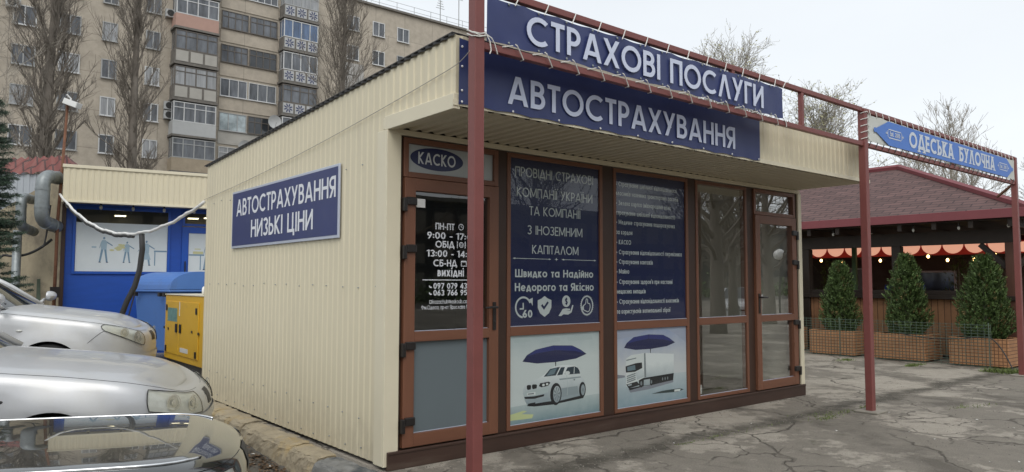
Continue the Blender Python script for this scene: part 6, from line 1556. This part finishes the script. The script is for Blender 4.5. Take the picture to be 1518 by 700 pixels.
# red awning inside with scalloped edge; cloth emission stands in for backlight
aw = thing('red_awning', 'glowing red scalloped awning inside the pavilion', 'awning', (17.2, 1.5, 2.2))
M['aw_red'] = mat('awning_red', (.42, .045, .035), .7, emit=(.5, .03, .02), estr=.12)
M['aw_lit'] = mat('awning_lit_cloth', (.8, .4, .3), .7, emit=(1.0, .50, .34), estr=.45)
XA_ = 16.2
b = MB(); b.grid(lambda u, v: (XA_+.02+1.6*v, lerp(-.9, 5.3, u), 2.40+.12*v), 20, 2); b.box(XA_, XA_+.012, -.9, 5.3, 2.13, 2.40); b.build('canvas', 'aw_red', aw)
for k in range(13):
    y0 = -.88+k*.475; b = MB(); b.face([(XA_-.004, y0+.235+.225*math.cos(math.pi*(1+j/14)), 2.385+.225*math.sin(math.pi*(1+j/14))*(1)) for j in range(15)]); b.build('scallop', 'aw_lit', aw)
sl = thing('string_lights', 'string of small warm lit bulbs inside the pavilion', 'string lights', (14.6, 1, 2.1))
M['bulb_lit'] = mat('lit_bulb', (1, .8, .5), .4, emit=(1, .58, .20), estr=9)
b = MB(); P_ = []
for k in range(5): P_ += sagline((15.2, -.8+k*1.35, 2.12), (15.2, .55+k*1.35, 2.12), .11, 10)
b.tube(P_, .008, 5); b.build('cord', 'wire_dark', sl)
for k in range(2, len(P_), 4): b = MB(); q = P_[k]; b.ell((q.x, q.y, q.z-.05), (.030, .030, .038), 8, 6); b.build('bulb', 'bulb_lit', sl, smooth=True)
for k in range(9):
    yy = -.62+k*.80; lp = thing('hanging_bulb', 'unlit bulb hanging under the pavilion eave', 'bulb', (12.15, yy, 2.58), 0, 'bulbs under the pavilion eave')
    b = MB(); b.tube([(0, 0, 0), (0, 0, -.07)], .014, 6); b.build('socket', 'hardware', lp, local=True); b = MB(); b.ell((0, 0, -.10), (.026, .026, .036), 10, 8); b.build('bulb', mat('clear_bulb', (.62, .62, .58), .1), lp, local=True, smooth=True)
for k, (x, yy, lab) in enumerate(((14.6, .9, 'blue bench seat inside the pavilion beside the green post'),)):
    t = thing('bench', lab, 'bench', (15.2, 2.55, .05)); b = MB(); b.box(14.9, 15.5, 2.1, 3.0, .42, .50); b.box(15.42, 15.5, 2.1, 3.0, .5, 1.42); b.build('seat', mat('blue_seat', (.02, .05, .35), .6), t, bevel=.02); b = MB()
    for a_, c_ in ((14.95, 2.15), (15.45, 2.15), (14.95, 2.95), (15.45, 2.95)): b.box(a_-.03, a_+.03, c_-.03, c_+.03, .05, .42)
    b.build('leg_frame', 'dark_wood', t)

# planters with thujas
M['planter'] = brick_mat('planter_slats', (.50, .255, .120), (.42, .205, .095), (.14, .072, .038), .062, .060, .006, .65, axes=(1, 2), bump=.7, offset=0, var=.15)
M['planter_s'] = brick_mat('planter_side_slats', (.50, .255, .120), (.42, .205, .095), (.14, .072, .038), .062, .060, .006, .65, axes=(0, 2), bump=.7, offset=0, var=.15)
M['soil'] = mat('soil', (.04, .03, .022), .95, var=.4)
M['thuja'] = mat('thuja_leaf', (.078, .126, .034), .65, island=.6, var=.35, vscale=4)
M['thuja_dry'] = mat('dry_thuja_leaf', (.16, .125, .045), .8, island=.5)
def planter(yc, lab):
    t = thing('planter_box', lab, 'planter', (11.9, yc, 0), 0, 'wooden planters before the pavilion')
    b = MB(); x0, x1, y0, y1 = 11.52, 12.30, yc-.46, yc+.46
    b.box(x0, x0+.04, y0, y1, .03, .50); b.box(x1-.04, x1, y0, y1, .03, .50); b.box(x0+.04, x1-.04, y0, y0+.04, .03, .50, 1); b.box(x0+.04, x1-.04, y1-.04, y1, .03, .50, 1)
    b.build('box', ['planter', 'planter_s'], t, bevel=.004); b = MB(); b.box(x0+.041, x1-.041, y0+.041, y1-.041, .05, .45); b.build('soil', 'soil', t)
    b = MB()
    for a_ in (x0+.08, x1-.08):
        for c_ in (y0+.08, y1-.08): b.box(a_-.04, a_+.04, c_-.04, c_+.04, .001, .029)
    b.build('foot', 'plastic', t)
def thuja(x, y, z0, H, rad, seed, lab, n=5200, group='thujas before the pavilion'):
    r_ = random.Random(seed); t = thing('thuja_shrub', lab, 'shrub', (x, y, z0), 0, group)
    b = MB(); b.tube([(x, y, z0-.05), (x+.01, y, z0+H*.5), (x, y+.01, z0+H*.9)], [.045, .03, .008], 8); b.build('trunk', 'bark', t)
    b = MB(); ph = [r_.uniform(0, 6.28) for _ in range(6)]
    for i in range(n//9):
        h = r_.random()**1.15; a_ = r_.uniform(0, 6.28)
        prof = rad*(min(1, .55+h*3.2)*(1-h)**.50*1.08+.03)*(1+.13*math.sin(3*a_+ph[0]+h*9)+.10*math.sin(5*a_+ph[1]-h*14))
        q = r_.random()**.45*prof; c = Vector((x+q*math.cos(a_), y+q*math.sin(a_), z0+.04+h*H*.97))
        if math.sin(7*a_+ph[2]+h*17)*math.sin(4*a_-h*23+ph[3]) > .62 and r_.random() < .7: continue
        br = 1 if r_.random() < .025+.12*(math.sin(3*a_+ph[4]+h*8) > .9) else 0
        out = Vector((math.cos(a_)*lerp(.3, .9, r_.random()), math.sin(a_)*lerp(.3, .9, r_.random()), 1.0)).normalized()
        # one flat spray of scale leaves
        side = out.cross(Vector((math.cos(a_+r_.uniform(-1, 1)), math.sin(a_+r_.uniform(-1, 1)), .2))).normalized(); L_ = r_.uniform(.04, .090)
        for j in range(9):
            f = (j//2)/4.5; sgn = -1 if j % 2 else 1; p = c+out*L_*f; d = (out*.75+side*sgn*.8 if j < 8 else out).normalized()
            d = (d+Vector((r_.gauss(0, .2), r_.gauss(0, .2), r_.gauss(0, .2)))).normalized(); w = d.orthogonal().normalized()*r_.uniform(.006, .011); ln = L_*r_.uniform(.35, .6)
            b.face([p-w*.5, p+d*ln*.55-w, p+d*ln, p+d*ln*.55+w, p+w*.5], br)
    b.build('foliage', ['thuja', 'thuja_dry'], t); return t
for i, (yc, a_, c_) in enumerate(((-.27, 'wooden planter box nearest the right steel post, before the pavilion', 'thuja in the planter nearest the right steel post'), (1.05, 'middle wooden planter box between two others before the pavilion', 'thuja in the middle of the three planters'), (2.36, 'wooden planter box partly behind the middle steel post', 'thuja in the planter behind the middle steel post'), (3.75, 'wooden planter box mostly hidden by the kiosk corner', 'thuja mostly hidden behind the kiosk right corner'))):
    planter(yc, a_); thuja(11.92, yc, .42, (1.50, 1.55, 1.44, 1.5)[i], (.44, .38, .36, .4)[i], 5+i*7, c_, 36000)
for i, (x, y, lab) in enumerate(((16.0, 1.55, 'dark thuja standing inside the pavilion under the red awning'), (15.9, 4.6, 'dark thuja inside the pavilion near its left bay'))): thuja(x, y, .35, 1.7, .42, 60+i, lab, 3600, 'thujas inside the pavilion'); b = MB(); b.lathe((x, y, .05), [(.18, 0), (.24, .33), (.20, .33), (.0, .30)], 16); o = b.build('plant_pot', 'plastic', None, origin=(x, y, .05)); tag(o, 'round dark pot under the ' + ('awning thuja' if i == 0 else 'left bay thuja'), 'pot')
ir = thing('irrigation_hose', 'thin black hose looping over the planters to the ground', 'hose', (11.5, .5, .4)); b = MB(); b.tube(sagline((11.48, 1.0, .52), (11.48, -.2, .51), .06, 12)+sagline((11.47, -.45, .53), (11.3, -.85, .02), -.10, 12), .010, 6); b.build('hose', 'wire_dark', ir)

# welded mesh fence in front of the planters
M['mesh'] = mat('green_wire', (.12, .17, .135), .5)
mf = thing('mesh_fence', 'low green welded wire fence in front of the planters', 'fence', (11.3, 2.5, 0))
b = MB(); y0, y1 = -.55, 7.5
for k in range(15): b.tube([(11.3+.02*math.sin(q*1.7), q, .04+k*.05) for q in [lerp(y0, y1, j/24) for j in range(25)]], .0040, 4)
for k in range(int((y1-y0)/.1)+1): q = y0+k*.1; xx = 11.304+.02*math.sin(q*1.7); b.tube([(xx, q, .02), (xx, q, .76)], .0030, 4)
b.build('mesh_panel', 'mesh', mf)
for q in (-.5, 2.1, 4.7, 7.3): b = MB(); b.tube([(11.35, q, 0), (11.35, q, .78)], .007, 6); b.build('stake', 'mesh', mf)

# ================================================================== SPRUCE AT THE LEFT EDGE
M['needle'] = mat('spruce_needle', (.028, .055, .030), .65, island=.5)
sp_ = thing('spruce_tree', 'dark green spruce cut by the left edge of the photo', 'tree', (-2.12, 9.00, LOW)); r_ = random.Random(9)
b = MB(); b.tube([(-2.12, 9.00, LOW), (-2.10, 9.01, 2.6), (-2.10, 9.0, 4.6)], [.10, .07, .012], 9); b.build('trunk', 'bark', sp_, smooth=True)
tw = MB(); nd = MB()
for k in range(280):
    z = .5+3.9*r_.random(); a_ = r_.uniform(0, 6.28); L_ = (5.2-z)*.15*r_.uniform(.7, 1.15)+.12
    d = Vector((math.cos(a_), math.sin(a_), -.12)).normalized(); p0 = Vector((-2.11, 9.005, z)); P_ = [p0+d*L_*j/6+Vector((0, 0, -.10*L_*(j/6)*(1-j/6)*2+.05*(j/6)**2)) for j in range(7)]
    tw.tube(P_, [.013*(1-.8*j/6) for j in range(7)], 4)
    for j in range(38):
        q = r_.uniform(.2, 1)*6; i = min(5, int(q)); p = P_[i].lerp(P_[i+1], q-i); s = 1 if r_.random() < .5 else -1; sd_ = (Vector((-d.y, d.x, 0))*s*.75+d*.7+Vector((0, 0, r_.uniform(-.35, .15)))).normalized(); ln = r_.uniform(.08, .22)*(1.2-q/9)
        for h in range(10):
            c = p+sd_*ln*h/9; w = Vector((r_.gauss(0, 1), r_.gauss(0, 1), r_.gauss(0, 1))).normalized(); w = (w+sd_*.6).normalized()*.042; e = w.orthogonal().normalized()*.0048; nd.face([c-e, c+e, c+w])
tw.build('branch', 'bark', sp_); nd.build('needles', 'needle', sp_)

# ================================================================== WHAT THE GLASS REFLECTS (behind the photographer)
M['opp'] = brick_mat('opposite_facade', (.19, .175, .15), (.17, .155, .135), (.04, .042, .045), 3.0, 2.8, .5, .9, bump=0, offset=0)
ob = thing('opposite_block', 'grey block of flats mirrored faintly in the kiosk windows', 'apartment block', (55, -52, 0))
b = MB(); b.box(-20, 150, -64, -52, 0, 9); b.build('wall', 'opp', ob); b = MB(); b.box(-20.2, 150.2, -64.2, -51.8, 9.002, 9.4); b.build('roof_edge', 'ledge', ob)
SG = 'street trees mirrored in the kiosk windows'
SL = 'bare street tree mirrored in the kiosk window glass'
s0 = bare_tree('street_tree', SL, 15.2, -7.6, 9.5, .24, 3.4, 34, .35, 91, 'bark', tube_min=.012, start=.2, group=SG)
s1 = bare_tree('street_tree', SL, 24, -13, 10.5, .22, 3.8, 38, .30, 97, 'bark', tube_min=.012, start=.2, group=SG)
for i, (x, y, a_) in enumerate(((4, -13, 1), (9, -17, 2.2), (18, -19, 3.1), (32, -18, 4), (38, -26, 5), (28, -30, .6), (14, -30, 2.7), (48, -30, 3.6), (3, -26, 1.6), (21, -9.5, .4), (60, -36, 1.1), (44, -20, 2.5))):
    c = copy_tree(s0 if i % 2 else s1); c.location = (x, y, 0); c.rotation_euler.z = a_
sg_ = thing('street_lamp', 'street lamp with a white globe mirrored in the right door glass', 'street lamp', (30, -14.4, 0)); b = MB(); b.tube([(30, -14.4, 0), (30, -14.4, 2.62)], [.06, .04], 10); b.build('pole', 'plastic', sg_); b = MB(); b.ell((30, -14.4, 2.85), (.27, .27, .27), 16, 12); b.build('globe', 'white_plastic', sg_, smooth=True)
car('parked_car', 'white car mirrored in the tall right window of the kiosk', mat('white_paint', (.75, .76, .77), .3, coat=1), (24.5, -13.2), R(150),
    dict(hw=.87, L=4.5, a=.62, n=2.6, zt=[(0, .72), (-.25, .80), (-.9, .885), (-1.30, .93), (-2.5, .94), (-4.5, .90)], cowl=-1.30, lamp=(.54, 1.04, .045, .19, .065, .205)))['group'] = 'cars across the road'
hd = MB(); r_ = random.Random(77)
for i in range(5200):
    x = r_.uniform(-6, 80); y = -40+r_.gauss(0, .6); z = abs(r_.gauss(0, .9)); s = r_.uniform(.08, .2); v = Vector((r_.uniform(-1, 1), r_.uniform(-1, 1), r_.uniform(-1, 1))).normalized(); a_ = v.orthogonal().normalized()*s*.6; v *= s; p = Vector((x, y, z)); hd.face([p-v, p+a_, p+v, p-a_])
tag(hd.build('far_hedge', 'bush'), 'far hedge mirrored faintly in the kiosk windows', 'hedge', kind='stuff')
